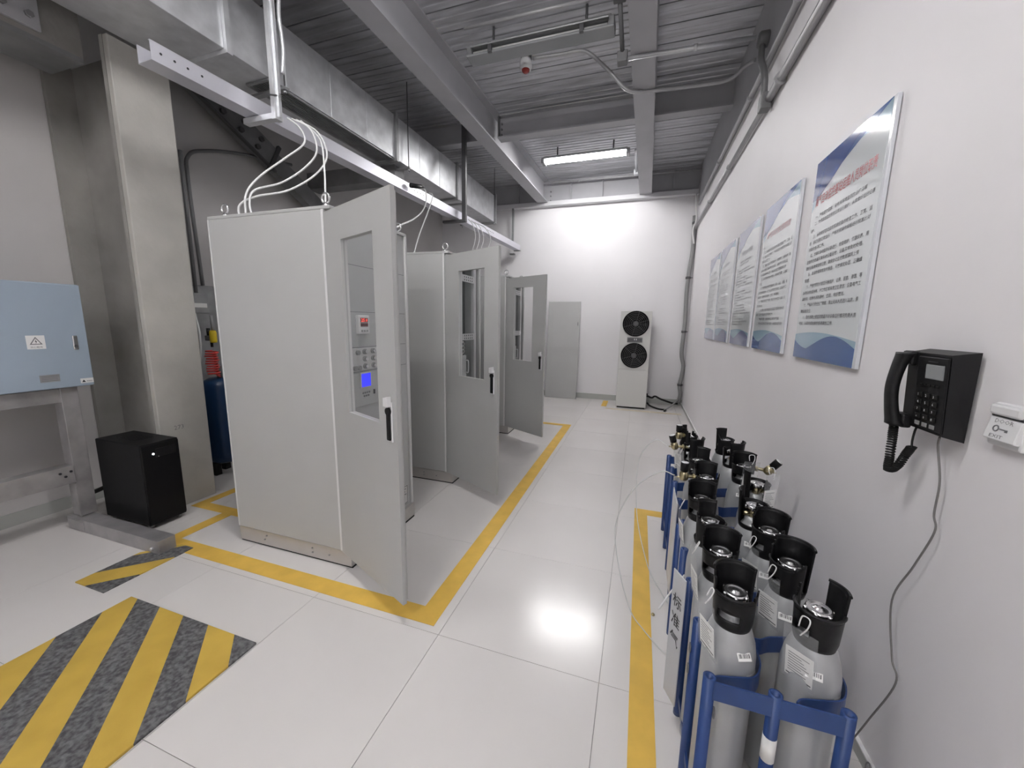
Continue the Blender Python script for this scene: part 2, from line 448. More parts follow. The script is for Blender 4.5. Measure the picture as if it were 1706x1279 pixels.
MB().tube([(-0.15 + 0.004 * math.sin(3 * i), 0.13, 0.02 + i * 0.11) for i in range(22)], 0.012, 8).build('cable', 'plaster_dark', col)
lettering('273', 'ink_grey', col, LEFT @ Matrix.Translation((0.10, 0.66, 0.0012)), size=0.05, name='pencil_mark')
br = thing('diagonal_brace', 'dark bolted diagonal brace against the shaded wall behind the cable tray', 'brace', (-4.2, 2.45, 4.02), kind='structure')
bd = Vector((0, 0.886, -0.464)); bn = Vector((0, 0.464, 0.886))
MBB = frame(bd, bn, (1, 0, 0))
MB(MBB).box(0.2, -0.10, -0.06, 4.4, 0.10, 0.05).build('strut', 'beam_dark', br)
MB(MBB).box(0.15, -0.125, 0.05, 1.35, 0.125, 0.065).build('splice_plate', 'beam_dark', br)
MB(MBB).box(0.15, -0.135, 0.05, 1.42, -0.115, 0.09).build('edge_angle', 'dark_steel', br)
MB(MBB).box(1.33, -0.17, 0.05, 1.37, 0.17, 0.085).build('cross_bar', 'dark_steel', br)
for i in range(4):
    for s in (-0.055, 0.055):
        p = MBB @ Vector((0.55 + 0.2 * i, s, 0.065)); MB().cyl(p, p + Vector((0.03, 0, 0)), 0.028, 6).build('bolt', 'dark_steel', br)
hb = MB().box(XL + 0.002, 4.35, 3.30, -3.0, 4.55, 3.50).build('ceiling_beam', 'beam_dark')
tag(hb, 'low dark cross beam behind the white hoses of the first cabinet', 'beam', kind='structure')

# ------------------------------------------------------------------ tubes of light
def lamp(label, x0, x1, y, z, lit, boxed=False):
    t = thing('tube_lamp', label, 'lamp', ((x0 + x1) / 2, y, z))
    L = x1 - x0; h = L / 2
    MB().box(-h + 0.05, -0.055, 0.035, h - 0.05, 0.055, 0.075, 0.006).build('housing', 'lamp_body', t)
    MB(frame((0, 1, 0), (0, 0, 1), (1, 0, 0))).prism([(-0.115, 0.02), (-0.06, 0.045), (0.06, 0.045), (0.115, 0.02), (0.112, 0.012), (0.055, 0.036), (-0.055, 0.036), (-0.112, 0.012)], -h + 0.07, h - 0.07).build('reflector', 'white_paint' if lit else 'galv_dull', t)
    for s in (-1, 1):
        MB().box(s * (h - 0.075), -0.075, -0.03, s * (h - 0.02), 0.075, 0.05, 0.008).build('end_socket', 'galv_dull', t)
        MB().cyl((s * h * 0.62, 0, 0.07), (s * h * 0.62, 0, ZD - z + 0.005), 0.012, 8).build('mounting_rod', 'dark_steel', t)
    for dy in (-0.042, 0.042):
        MB().cyl((-h + 0.08, dy, 0.0), (h - 0.08, dy, 0.0), 0.014, 12).build('fluorescent_tube', 'tube_on' if lit else 'tube_off', t)
    return t
LAMPZ = 4.17
lamp('burning twin tube lamp in the bay before the end wall', -1.72, -0.30, 6.58, LAMPZ, True)
lamp('burning twin tube lamp overhead near the striped floor plate', -1.78, -0.36, 1.22, LAMPZ, True)
lamp('burning twin tube lamp just behind the camera position', -1.78, -0.36, -1.45, LAMPZ, True)
lamp('added unseen twin tube fill lamp at the near end of the room', -1.78, -0.36, -4.10, LAMPZ, True)  # unseen lamp added for more frontal light on the low wall and doors
off = lamp('unlit twin tube lamp above the red alarm sounder', -1.80, -0.36, 3.90, 4.16, False)
MB().box(-0.70, -0.085, -0.045, 0.70, 0.075, -0.022, 0.01).build('diffuser_cover', 'lamp_glass', off)
for s in (-0.45, 0.42):
    MB().box(s - 0.018, -0.105, -0.05, s + 0.018, -0.075, 0.03).build('clip', 'dark_steel', off)

# ------------------------------------------------------------------ alarm, conduits on the deck and wall
al = thing('alarm_sounder', 'round white alarm with red lens under the steel deck', 'alarm', (-1.33, 4.34, 4.30))
MB().box(-0.05, -0.05, 0.03, 0.05, 0.05, 0.085, 0.006).build('mount_box', 'dark_steel', al)
MB().lathe([(0.0, 0.03), (0.05, 0.03), (0.062, 0.0), (0.066, -0.05), (0.058, -0.075), (0.0, -0.075)], 24).build('housing', 'white_plastic', al)
MB().lathe([(0.042, -0.075), (0.040, -0.092), (0.024, -0.104), (0.0, -0.106)], 20).build('lens', 'red_lens', al)

def pipe(name, label, pts, r, m='conduit', cat='conduit', clips=(), k=8, n=10, smooth=True):
    p = smooth_path(pts, k) if smooth and len(pts) > 2 else [Vector(q) for q in pts]
    o = Vector(pts[0]); t = thing(name, label, cat, o)
    MB().tube([q - o for q in p], r, n).build('pipe_run', m, t)
    for (q, ax) in clips:
        q = Vector(q) - o; MB().cyl(q - Vector(ax) * 0.014, q + Vector(ax) * 0.014, r * 1.45, 12).build('clip', m, t)
    return t
cx = XR - 0.034
pipe('wall_conduit', 'lower thick steel conduit along the wall above the notice boards', [(cx, YN + 0.02, 3.335), (cx, 3.755, 3.335)], 0.030,
     clips=[((cx, y, 3.335), (0, 1, 0)) for y in (-1.2, 0.6, 2.2, 3.50)])
pipe('wall_conduit', 'lower thin steel conduit running on to the end wall', [(cx, 3.87, 3.335), (cx, 7.75, 3.36), (cx, 7.98, 3.32)], 0.022,
     clips=[((cx, y, 3.347), (0, 1, 0)) for y in (5.2, 6.5)], smooth=False)
pipe('wall_conduit', 'upper steel conduit running under the edge beam of the wall', [(cx - 0.012, YN + 0.02, 3.655), (cx - 0.012, 7.25, 3.675)], 0.020,
     clips=[((cx - 0.012, y, 3.664), (0, 1, 0)) for y in (-0.5, 1.8, 3.25, 4.4, 5.9)])
jb = thing('junction_box', 'grey junction box with flexible hose high on the notice board wall', 'junction box', (XR - 0.055, 4.06, 3.93))
MB().lathe([(0, -0.035), (0.055, -0.035), (0.06, -0.025), (0.06, 0.03), (0.05, 0.042), (0, 0.042)], 18, ax=(-1, 0, 0)).build('round_body', 'conduit_dark', jb)
MB().tube(smooth_path([(-0.012, -0.01, -0.05), (-0.02, -0.08, -0.20), (-0.025, -0.22, -0.34), (-0.02, -0.27, -0.44), (-0.01, -0.25, -0.54)]), 0.024, 10).build('flexible_hose', 'conduit_dark', jb)
MB().box(-0.035, -0.30, -0.66, 0.04, -0.20, -0.54, 0.008).build('lower_fitting', 'conduit_dark', jb)
pipe('deck_conduit', 'straight steel conduit from the wall junction box under the aisle beam', [(XR - 0.12, 4.04, 3.945), (-0.26, 4.00, 3.945)], 0.018, m='galv',
     clips=[((0.3, 4.02, 3.945), (1, 0, 0))])
fx = thing('deck_conduit', 'dark drop of conduit beside the unlit lamp with two boxes', 'conduit', (-0.31, 4.00, 3.95))
MB().box(-0.045, -0.045, -0.04, 0.045, 0.045, 0.05, 0.008).build('junction_box', 'conduit_dark', fx)
MB().box(-0.07, -0.42, 0.22, 0.03, -0.32, 0.32, 0.008).build('junction_box', 'conduit_dark', fx)
MB().cyl((0, -0.03, 0.04), (-0.02, -0.33, 0.25), 0.019, 10).build('pipe_run', 'conduit_dark', fx)
MB().cyl((-0.07, -0.37, 0.27), (-1.40, -0.37, 0.28), 0.014, 10).build('lamp_feed', 'conduit', fx)
pipe('deck_conduit', 'pale pipe curving under the aisle beam from the alarm sounder', [(-1.26, 4.36, 4.33), (-0.95, 4.39, 4.335), (-0.72, 4.41, 4.33), (-0.50, 4.45, 4.16), (-0.30, 4.52, 3.975), (-0.15, 4.56, 3.945), (0.05, 4.58, 3.945), (0.45, 4.62, 3.95), (0.68, 4.62, 3.96), (0.80, 4.55, 4.02), (XR - 0.03, 4.45, 4.00)], 0.018, m='conduit', k=6)
pipe('deck_conduit', 'bright straight conduit in front of the edge beam at the end wall', [(-1.86, 7.86, 4.30), (XR - 0.05, 7.86, 4.27)], 0.017,
     clips=[((x, 7.86, 4.285), (1, 0, 0)) for x in (-1.3, -0.3, 0.4)])
dj = thing('junction_box', 'silver junction fitting on the aisle beam beside the burning lamp', 'junction box', (-0.24, 7.55, 4.22))
MB().box(-0.04, -0.04, -0.04, 0.04, 0.04, 0.04, 0.008).build('round_body', 'galv', dj)
MB().cyl((0, -0.04, 0.01), (0, -0.85, 0.04), 0.020, 10).build('pipe_run', 'galv', dj)
pipe('deck_conduit', 'thin cable strung along the cross beam by the unlit lamp', [(-2.0, 5.36, 4.345), (-1.4, 5.36, 4.36), (-0.24, 5.36, 4.355)], 0.008, m='conduit')
gp = thing('wall_pipe', 'grey plastic cable pipe wavering down the corner of the end wall', 'pipe', (0.80, YB - 0.055, 0))
gpts = [(0.02, 0, 3.55), (0.03, 0, 3.2), (0.035, 0, 2.92), (0.005, 0, 2.55), (-0.005, 0, 2.15), (0.01, 0, 1.60), (-0.005, 0, 1.05), (0.045, 0, 0.80), (0.035, 0, 0.60), (0.01, 0, 0.42), (0.035, 0, 0.22), (0.01, 0, 0.06)]
MB().tube(smooth_path(gpts, 6), 0.036, 12).build('pipe_run', 'grey_plastic', gp)
for (x, z) in ((0.03, 3.42), (-0.002, 2.45), (0.005, 1.45), (0.012, 0.42)):
    MB().cyl((x, 0, z - 0.02), (x, 0, z + 0.02), 0.045, 14).build('clamp', 'dark_steel', gp)
    MB().cyl((x, 0, z), (0.075, 0.0, z), 0.006, 6).build('clamp_stud', 'dark_steel', gp)
pipe('wall_cable', 'white looped cables hanging in the upper corner of the end wall', [(0.80, 7.98, 3.95), (0.82, 7.96, 3.70), (0.84, 7.95, 3.45), (0.80, 7.97, 3.28), (0.84, 7.98, 3.05)], 0.014, m='hose_white', cat='cable')

# ------------------------------------------------------------------ air duct with hangers
DA = math.radians(-1.9)
dr = thing('air_duct', 'galvanised rectangular air duct hung below the deck', 'duct', (-2.985, 1.2, 3.47), DA)
yy = [-3.6, 1.08, 3.02, 4.52, 6.05]
for i in range(len(yy) - 1):
    MB().box(-0.58, yy[i] + 0.02, 0.0, 0.0, yy[i + 1] - 0.02, 0.475, 0.004).build('duct_section', 'galv', dr)
    n = max(2, round((yy[i + 1] - yy[i]) / 0.5))
    for q in range(1, n):
        yq = yy[i] + (yy[i + 1] - yy[i]) * q / n
        MB().box(-0.002, yq - 0.006, 0.004, 0.004, yq + 0.006, 0.471).build('seam_rib', 'galv', dr)
for yq in yy[1:]:
    MB().ring_plate(-0.612, -0.03, 0.030, 0.505, -0.575, 0.004, -0.004, 0.471, -0.02, 0.02)
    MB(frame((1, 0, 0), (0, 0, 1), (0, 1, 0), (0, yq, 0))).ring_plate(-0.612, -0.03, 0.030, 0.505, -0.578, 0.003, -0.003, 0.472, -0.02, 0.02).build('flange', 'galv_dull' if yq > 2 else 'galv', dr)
gr = MB().ring_plate(-0.26, 1.40, -0.012, 3.0, -0.24, 1.42, -0.03, 2.98, -0.016, -0.002).build('vent_grille', 'galv_dull', dr)
MB().box(-0.245, 1.41, -0.004, -0.025, 2.99, -0.001).build('grille_backing', 'deck_gap', gr)
for q in range(9):
    MB().box(-0.232 + q * 0.025, 1.42, -0.014, -0.224 + q * 0.025, 2.98, -0.004).build('slat', 'galv_dull', gr)
for (yq, lab) in ((2.98 + 0.22, 'thin threaded rod hanger under the duct above the second cabinet door'), (1.50, 'threaded rod hanger under the duct near the tray post'), (4.68, 'threaded rod hanger under the duct beside the dark tray post'), (5.90, 'threaded rod hanger at the blank end of the duct')):
    h = thing('duct_hanger', lab, 'hanger', (-2.985 + 0.033 * yq, 1.2 + yq, 3.47), DA, group='rod hangers below the air duct')
    MB().box(-0.66, -0.022, -0.055, 0.075, 0.022, -0.034).build('cross_channel', 'galv_dull', h)
    for x in (-0.62, 0.05):
        MB().cyl((x, 0, -0.085), (x, 0, ZD - 3.47), 0.006, 8).build('threaded_rod', 'dark_steel', h)
        MB().cyl((x, 0, -0.072), (x, 0, -0.058), 0.013, 6).build('nut', 'galv', h)

# ------------------------------------------------------------------ cable tray
TA = math.atan2(-(-2.47 + 2.80), 7.85 - 1.70)
tr = thing('cable_tray', 'long silver cable tray hung above the cabinets', 'cable tray', (-2.80, 1.70, 3.05), TA)
TL = 6.22
MB().box(-0.13, 0, 0.0, 0.0, TL, 0.004).build('tray_bottom', 'alu', tr)
MB().box(-0.004, 0, 0.004, 0.0, TL, 0.105).build('side_wall', 'alu', tr)
MB().box(-0.13, 0, 0.004, -0.126, TL, 0.105).build('side_wall', 'alu', tr)
MB().box(-0.012, 0, 0.101, 0.001, TL, 0.106).build('rolled_edge', 'alu', tr)
for yq in (0.05, 0.12, 0.19, 0.27):
    MB().cyl((0.0, yq, 0.055), (0.0012, yq, 0.055), 0.007, 10).build('hole', 'deck_gap', tr)
MB().cyl((-0.131, 0.03, 0.05), (-0.1302, 0.03, 0.05), 0.007, 10).build('hole', 'deck_gap', tr)
for y0 in (2.50, 4.55):
    j = MB().box(0.0, y0, 0.022, 0.003, y0 + 0.34, 0.092).build('joint_plate', 'alu', tr)
    for q in range(5):
        MB().cyl((0.003, y0 + 0.05 + q * 0.06, 0.057), (0.006, y0 + 0.05 + q * 0.06, 0.057), 0.008, 8).build('screw', 'dark_steel', j)
MB().box(-0.13, TL - 0.05, -0.012, 0.01, TL, 0.004).build('end_clip', 'galv_dull', tr)
st = thing('tray_post', 'bright galvanised channel post holding the near end of the cable tray', 'post', (-2.60, 2.36, 3.0))
MB().box(-0.035, -0.03, 0.0, 0.005, 0.03, ZD - 3.0, 0.003).build('channel_post', 'galv', st)
MB().box(0.005, -0.006, 0.02, 0.018, 0.006, ZD - 3.0 - 0.02).build('channel_lip', 'galv', st)
MB().box(-0.32, -0.026, 0.006, -0.035, 0.026, 0.046, 0.003).build('arm', 'galv', st)
MB().cyl((0.018, 0, 0.16), (0.03, 0, 0.16), 0.012, 8).build('bolt', 'chrome', st)
MB().cyl((-0.06, -0.03, 0.165), (0.03, -0.03, 0.145), 0.006, 6).build('tie', 'dark_steel', st)
MB().tube(smooth_path([(0.012, 0.035, 1.0), (0.02, 0.06, 0.9), (0.015, 0.05, 0.7), (0.022, 0.06, 0.5), (0.01, 0.05, 0.33)]), 0.013, 8).build('foil_cable', 'galv', st)
s2 = thing('tray_post', 'dark angle post carrying the middle of the cable tray', 'post', (-2.52, 5.33, 3.0))
MB().box(-0.03, -0.025, 0.0, 0.03, 0.025, ZD - 3.0, 0.002).build('angle_post', 'dark_steel', s2)
MB().box(-0.34, -0.03, 0.0, -0.03, 0.03, 0.036, 0.002).build('arm', 'dark_steel', s2)
s3 = thing('tray_post', 'dark thin post holding the cable tray at the end wall', 'post', (-2.66, 7.98, 2.98))
MB().box(-0.018, -0.018, 0.12, 0.018, 0.018, 3.91 - 2.98, 0.002).build('angle_post', 'galv_dull', s3)
MB().box(-0.05, -0.04, 0.0, 0.05, 0.04, 0.03, 0.002).build('arm', 'galv_dull', s3)
pipe('deck_conduit', 'dark conduit crossing under the duct to the shaded wall', [(-4.34, 2.86, 1.9), (-4.34, 2.83, 2.9), (-4.33, 2.85, 3.14), (-4.30, 3.0, 3.24), (-4.25, 3.35, 3.34), (-4.15, 3.9, 3.42)], 0.017, m='conduit_dark')

# ------------------------------------------------------------------ instrument cabinets
def eyebolt(parent, x, y, z):
    e = MB().tube([(x + 0.026 * math.cos(t * math.pi / 10), y, z + 0.045 + 0.026 * math.sin(t * math.pi / 10)) for t in range(20)], 0.006, 8, closed=True)
    e.lathe([(0, 0), (0.018, 0), (0.018, 0.008), (0.009, 0.012), (0.008, 0.022), (0, 0.022)], 14, o=(x, y, z))
    return e.build('lifting_eye', 'chrome', parent)
CH, CW, CD = 2.185, 0.735, 0.955           # height, width along y, depth along x
def cabinet(label, loc, door_angle, dw, win, inner=True):
    t = thing('instrument_cabinet', label, 'cabinet', loc)
    MB().box(-CD, 0.012, 0.0, 0.014, CW - 0.012, 0.012).build('base_pad', 'rubber', t)
    pl = MB().box(-CD, 0.004, 0.012, 0.014, CW - 0.004, 0.115, 0.004).build('plinth', 'stainless', t)
    for (x, z) in ((-0.72, 0.055), (-0.70, 0.085), (-0.30, 0.05), (-0.30, 0.08), (-0.16, 0.06)):
        MB().cyl((x, 0.004, z), (x, -0.001, z), 0.006, 8).build('screw', 'galv_dull', pl)
    MB().box(-CD + 0.01, 0.0, 0.117, -0.060, 0.018, CH - 0.012, 0.004).build('side_panel', 'cabinet', t)
    MB().box(-CD + 0.01, CW - 0.018, 0.117, -0.012, CW, CH - 0.012, 0.004).build('side_panel', 'cabinet', t)
    MB().box(-CD, 0.02, 0.117, -CD + 0.02, CW - 0.02, CH - 0.012, 0.004).build('back_panel', 'cabinet', t)
    MB().box(-CD, 0.0, CH - 0.012, -0.002, CW, CH + 0.008, 0.004).build('top_panel', 'cabinet', t)
    MB().box(-CD + 0.02, 0.018, 0.115, -0.01, CW - 0.018, 0.128).build('bottom_panel', 'cabinet', t)
    MB().box(-0.060, -0.004, 0.117, -0.044, 0.020, CH - 0.012, 0.002).build('corner_trim', 'cabinet_trim', t)
    MB().box(-CD - 0.002, -0.001, 0.117, -CD + 0.010, 0.012, CH - 0.012, 0.002).build('corner_trim', 'cabinet_lip', t)
    MB().box(-0.012, CW - 0.020, 0.117, 0.0, CW + 0.001, CH - 0.012, 0.002).build('corner_trim', 'cabinet_lip', t)
    for (x, y) in ((-0.05, 0.03), (-CD + 0.12, 0.03), (-0.05, CW - 0.03), (-CD + 0.12, CW - 0.03)):
        eyebolt(t, x, y, CH + 0.008)
    # door: local u = along the leaf from the hinge, v = up, w = outer face normal
    M = LEFT
    d = MB(M).ring_plate(0, 0.122, dw, 2.150, win[0], win[2], win[1], win[3], 0.0, 0.022).build('door', 'cabinet', t, (-0.024, 0.004, 0), (0, 0, door_angle))
    MB(M).ring_plate(0.012, 0.134, dw - 0.012, 2.138, 0.035, 0.157, dw - 0.035, 2.115, -0.014, 0.0).build('return_flange', 'cabinet', d)
    MB(M).ring_plate(win[0] - 0.018, win[2] - 0.018, win[1] + 0.018, win[3] + 0.018, win[0], win[2], win[1], win[3], -0.012, 0.0).build('window_gasket', 'cabinet_lip', d)
    MB(M).box(win[0] + 0.001, win[2] + 0.001, 0.004, win[1] - 0.001, win[3] - 0.001, 0.009).build('window_glass', 'glass', d)
    hx = dw - 0.055
    hd = MB(M).box(hx - 0.020, 0.985, 0.022, hx + 0.020, 1.185, 0.030, 0.004).build('handle', 'white_plastic', d)
    MB(M).box(hx - 0.014, 0.995, 0.030, hx + 0.014, 1.140, 0.042, 0.005).build('grip', 'black_plastic', hd)
    MB(M).cyl((hx, 1.14, 0.030), (hx, 1.14, 0.044), 0.018, 14).build('pivot', 'black_plastic', hd)
    MB(M).prism([(hx - 0.018, 1.165), (hx + 0.018, 1.165), (hx + 0.018, 1.215), (hx - 0.018, 1.205)], 0.030, 0.052).build('keyed_cap', 'white_plastic', hd)
    for z in (0.35, 1.85):
        MB(M).cyl((0.004, z, 0.004), (0.004, z + 0.07, 0.004), 0.010, 10).build('hinge', 'cabinet_lip', d)
    return t, d
D2R = math.radians
A1 = -(math.pi / 2 + math.atan2(0.24, 0.555))
c1, d1 = cabinet('tall grey instrument cabinet in front, side panel facing the striped floor plate', (-1.660, 1.79, 0), A1, 0.685, (0.195, 0.52, 1.06, 1.985))
c2, d2 = cabinet('tall grey instrument cabinet in the middle of the row of three', (-1.660, 3.18, 0), -(math.pi / 2 + math.atan2(0.31, 0.64)), 0.70, (0.20, 0.535, 1.09, 2.0))
c3, d3 = cabinet('tall grey instrument cabinet farthest along the row, its open door in shade', (-1.700, 4.98, 0), -(math.pi / 2 + math.atan2(0.33, 0.60)), 0.715, (0.155, 0.50, 1.08, 2.02))
# inside the first cabinet: closed instrument front
f1 = MB(LEFT).box(0.02, 0.13, -0.030, CW - 0.02, CH - 0.014, -0.018).build('instrument_panel', 'cabinet_panel', c1)
for z in (1.40, 1.245, 1.62, 1.90):
    MB(LEFT).box(0.024, z - 0.0015, -0.018, CW - 0.024, z + 0.0015, -0.0172).build('panel_joint', 'ink_grey', f1)
LI = LEFT @ Matrix.Translation((-0.080, 0, 0))
me_ = MB(LI).box(0.265, 1.485, -0.018, 0.365, 1.600, 0.004, 0.003).build('panel_meter', 'white_plastic', c1)
MB(LI).box(0.282, 1.556, 0.004, 0.350, 1.584, 0.0055).build('red_display', 'display_red', me_)
MB(LI).box(0.282, 1.530, 0.004, 0.350, 1.552, 0.0055).build('lower_display', 'display_red', me_)
lettering('25.0', 'led_red', me_, LI @ Matrix.Translation((0.288, 1.560, 0.0062)), width=0.056, height=0.020)
for q in range(3):
    MB(LI).box(0.284 + q * 0.024, 1.497, 0.004, 0.300 + q * 0.024, 1.509, 0.007, 0.001).build('key', 'grey_plastic', me_)
sw = MB(LI).box(0.155, 1.255, -0.018, 0.445, 1.395, -0.010, 0.002).build('control_strip', 'cabinet_lip', c1)
for i, u in enumerate((0.320, 0.400)):
    for z in (1.372, 1.325, 1.278):
        kb = MB(LI).cyl((u, z, -0.010), (u, z, 0.002), 0.017, 18).build('selector_knob', 'grey_plastic', c1)
        MB(LI).cyl((u, z, 0.002), (u, z, 0.012), 0.010, 14).build('knob_top', 'chrome', kb)
for u, z in ((0.255, 1.368), (0.225, 1.272), (0.262, 1.272)):
    MB(LI).cyl((u, z, -0.010), (u, z, 0.006), 0.015, 14).build('push_button', 'grey_plastic', c1)
an = MB(LI).box(0.10, 1.02, -0.018, 0.47, 1.24, -0.008, 0.003).build('analyser_front', 'cabinet_panel', c1)
MB(LI).box(0.268, 1.138, -0.008, 0.372, 1.238, -0.003, 0.002).build('screen_bezel', 'cabinet_lip', an)
MB(LI).box(0.276, 1.145, -0.003, 0.364, 1.231, -0.002).build('blue_screen', 'screen_blue', an)
for (u, z) in ((0.29, 1.105), (0.31, 1.105), (0.33, 1.105), (0.35, 1.105), (0.30, 1.085), (0.32, 1.085), (0.34, 1.085)):
    MB(LI).box(u - 0.006, z - 0.006, -0.008, u + 0.006, z + 0.006, -0.004, 0.001).build('key', 'ink_grey', an)
MB(LI).box(0.392, 1.085, -0.008, 0.404, 1.115, -0.003).build('port', 'black_plastic', an)
lb1 = MB(LEFT).box(0.575, 0.135, -0.018, 0.685, 0.285, -0.0165).build('warning_plate', 'cabinet_lip', c1)
MB(LEFT).ring_plate(0.578, 0.138, 0.682, 0.282, 0.584, 0.144, 0.676, 0.276, -0.0165, -0.0158).build('printed_border', 'ink_grey', lb1)
for q, (wd) in enumerate((0.07, 0.06, 0.075, 0.05)):
    MB(LEFT).box(0.59, 0.255 - q * 0.022, -0.0165, 0.59 + wd, 0.263 - q * 0.022, -0.0158).build('printed_line', 'ink_grey', lb1)
# inside the other two: open frames with rails, cable ducting and instruments
LO = LEFT @ Matrix.Translation((-0.055, 0, 0))
def open_inside(t, deep):
    MB().box(-0.60, 0.03, 0.13, -0.585, CW - 0.03, CH - 0.03).build('mounting_plate', 'interior_rail', t)
    for y, wd in ((0.022, 0.03), (0.285, 0.035), (0.60, 0.055)):
        MB().box(-0.055, y, 0.13, -0.020, y + wd, CH - 0.015, 0.002).build('rack_rail', 'interior_rail', t)
    for z in (0.70, 1.385, 1.965):
        br_ = MB(LO).box(0.375, z, -0.030, 0.655, z + 0.065, -0.020).build('perforated_bracket', 'interior_rail', t)
        for i in range(5):
            for j in (0.018, 0.046):
                MB(LO).cyl((0.425 + 0.045 * i, z + j, -0.0199), (0.425 + 0.045 * i, z + j, -0.0185), 0.008, 8).build('hole', 'deck_gap', br_)
    MB().box(-0.16, 0.405, 0.20, -0.10, 0.545, 2.10, 0.003).build('cable_duct', 'black_plastic', t)
    MB().box(-0.14, 0.345, 0.20, -0.09, 0.395, 2.10, 0.003).build('cable_duct', 'interior_rail', t)
    MB().box(-0.584, 0.10, 0.20, -0.50, 0.20, 2.0, 0.003).build('cable_duct', 'dark_steel', t)
    MB().box(-0.584, 0.25, 0.75, -0.40, 0.64, 1.10, 0.006).build('control_unit', 'grey_plastic', t)
    MB(LO).box(0.110, 1.50, -0.045, 0.335, 2.12, -0.030, 0.003).build('blank_front', 'cabinet_panel', t)
    MB(LO).box(0.110, 0.20, -0.045, 0.335, 0.98, -0.030, 0.003).build('blank_front', 'cabinet_panel', t)
    hd = MB(LO).box(0.085, 1.00, -0.30, 0.445, 1.235, -0.012, 0.004).build('analyser_front', 'cabinet_panel', t)
    MB(LO).tube(smooth_path([(0.425, 1.06, -0.012), (0.425, 1.06, 0.016), (0.425, 1.12, 0.020), (0.425, 1.18, 0.016), (0.425, 1.18, -0.012)], 4), 0.006, 8).build('pull_handle', 'white_plastic', hd)
    MB(LO).box(0.20, 1.10, -0.012, 0.33, 1.20, -0.010).build('dark_screen', 'display_red', hd)
    MB(LO).box(0.110, 1.25, -0.045, 0.415, 1.375, -0.022, 0.003).build('control_strip', 'cabinet_lip', t)
    for i in range(3):
        for z in (1.275, 1.312, 1.350):
            MB(LO).cyl((0.30 + 0.045 * i, z, -0.022), (0.30 + 0.045 * i, z, -0.008), 0.014, 12).build('selector_knob', 'grey_plastic', t)
open_inside(c2, 1); open_inside(c3, 1)

# ------------------------------------------------------------------ white sampling hoses over the cabinets
def hose(label, pts, r=0.0062, m='hose_white', name='sampling_hose', cat='hose', k=8, group=None):
    o = Vector(pts[0]); ob = MB().tube([q - o for q in smooth_path(pts, k)], r, 8).build(name, m, None, o)
    return tag(ob, label, cat, group)
CT = CH + 0.01
hose('white hose looping lowest from the tray post into the first cabinet top', [(-2.56, 2.40, 3.03), (-2.42, 2.37, 2.93), (-2.34, 2.32, 2.80), (-2.40, 2.20, 2.66), (-2.46, 2.05, 2.50), (-2.47, 1.95, 2.36), (-2.45, 1.92, CT - 0.005)])
hose('white hose looping in the middle from the tray post into the first cabinet', [(-2.54, 2.42, 3.03), (-2.36, 2.40, 2.93), (-2.27, 2.36, 2.76), (-2.29, 2.27, 2.62), (-2.36, 2.13, 2.48), (-2.45, 2.0, 2.40), (-2.42, 1.93, 2.30), (-2.39, 1.92, CT - 0.005)])
hose('white hose looping widest from the tray post into the first cabinet', [(-2.52, 2.44, 3.03), (-2.33, 2.44, 2.92), (-2.22, 2.40, 2.74), (-2.23, 2.30, 2.58), (-2.32, 2.14, 2.43), (-2.44, 2.0, 2.36), (-2.51, 1.93, 2.29), (-2.50, 1.92, CT - 0.005)])
hose('thin white hose dropping straight to the first cabinet front lifting eye', [(-2.50, 2.46, 3.03), (-2.32, 2.40, 2.90), (-2.12, 2.25, 2.74), (-1.95, 2.08, 2.50), (-1.85, 1.97, 2.33), (-1.82, 1.93, CT - 0.005)], 0.0055)
hose('white hose curving from the tray joint to the back lifting eye of the first cabinet', [(-2.56, 4.20, 3.10), (-2.40, 4.05, 3.03), (-2.30, 3.90, 2.87), (-2.10, 3.50, 2.65), (-1.89, 3.00, 2.43), (-1.78, 2.62, 2.28), (-1.80, 2.48, CT - 0.005)], 0.0065)
hose('white hose hanging from the tray joint down to the second cabinet', [(-2.52, 4.35, 3.10), (-2.42, 4.25, 3.03), (-2.38, 4.10, 2.85), (-2.33, 3.80, 2.50), (-2.30, 3.65, 2.30), (-2.30, 3.60, CT - 0.005)], 0.0065)
gl = thing('cable_gland', 'black cable gland clipped to the tray above the first cabinet door', 'gland', (-2.60, 4.18, 3.12))
MB().cyl((-0.03, -0.07, 0), (0.03, 0.07, 0.02), 0.026, 12).build('gland_body', 'black_plastic', gl)
MB().cyl((0.03, 0.07, 0.02), (0.045, 0.11, 0.026), 0.016, 10).build('gland_nut', 'dark_steel', gl)
for i, lab in enumerate(('leftmost of the white hoses bunched over the second cabinet door', 'second of the white hoses bunched over the second cabinet door', 'third of the white hoses bunched over the second cabinet door', 'loosest white hose bowing out over the second cabinet door')):
    bow = (0.0, 0.04, 0.08, 0.17)[i]
    hose(lab, [(-2.50 + 0.01 * i, 5.42 + 0.09 * i, 3.06), (-2.43 + bow * 0.6, 5.42 + 0.08 * i, 2.98), (-2.38 + bow, 5.40 + 0.06 * i, 2.78), (-2.44 + bow * 0.8, 5.34 + 0.05 * i, 2.50), (-2.50 + 0.05 * i, 5.25 + 0.04 * i, CT - 0.005)], 0.006)

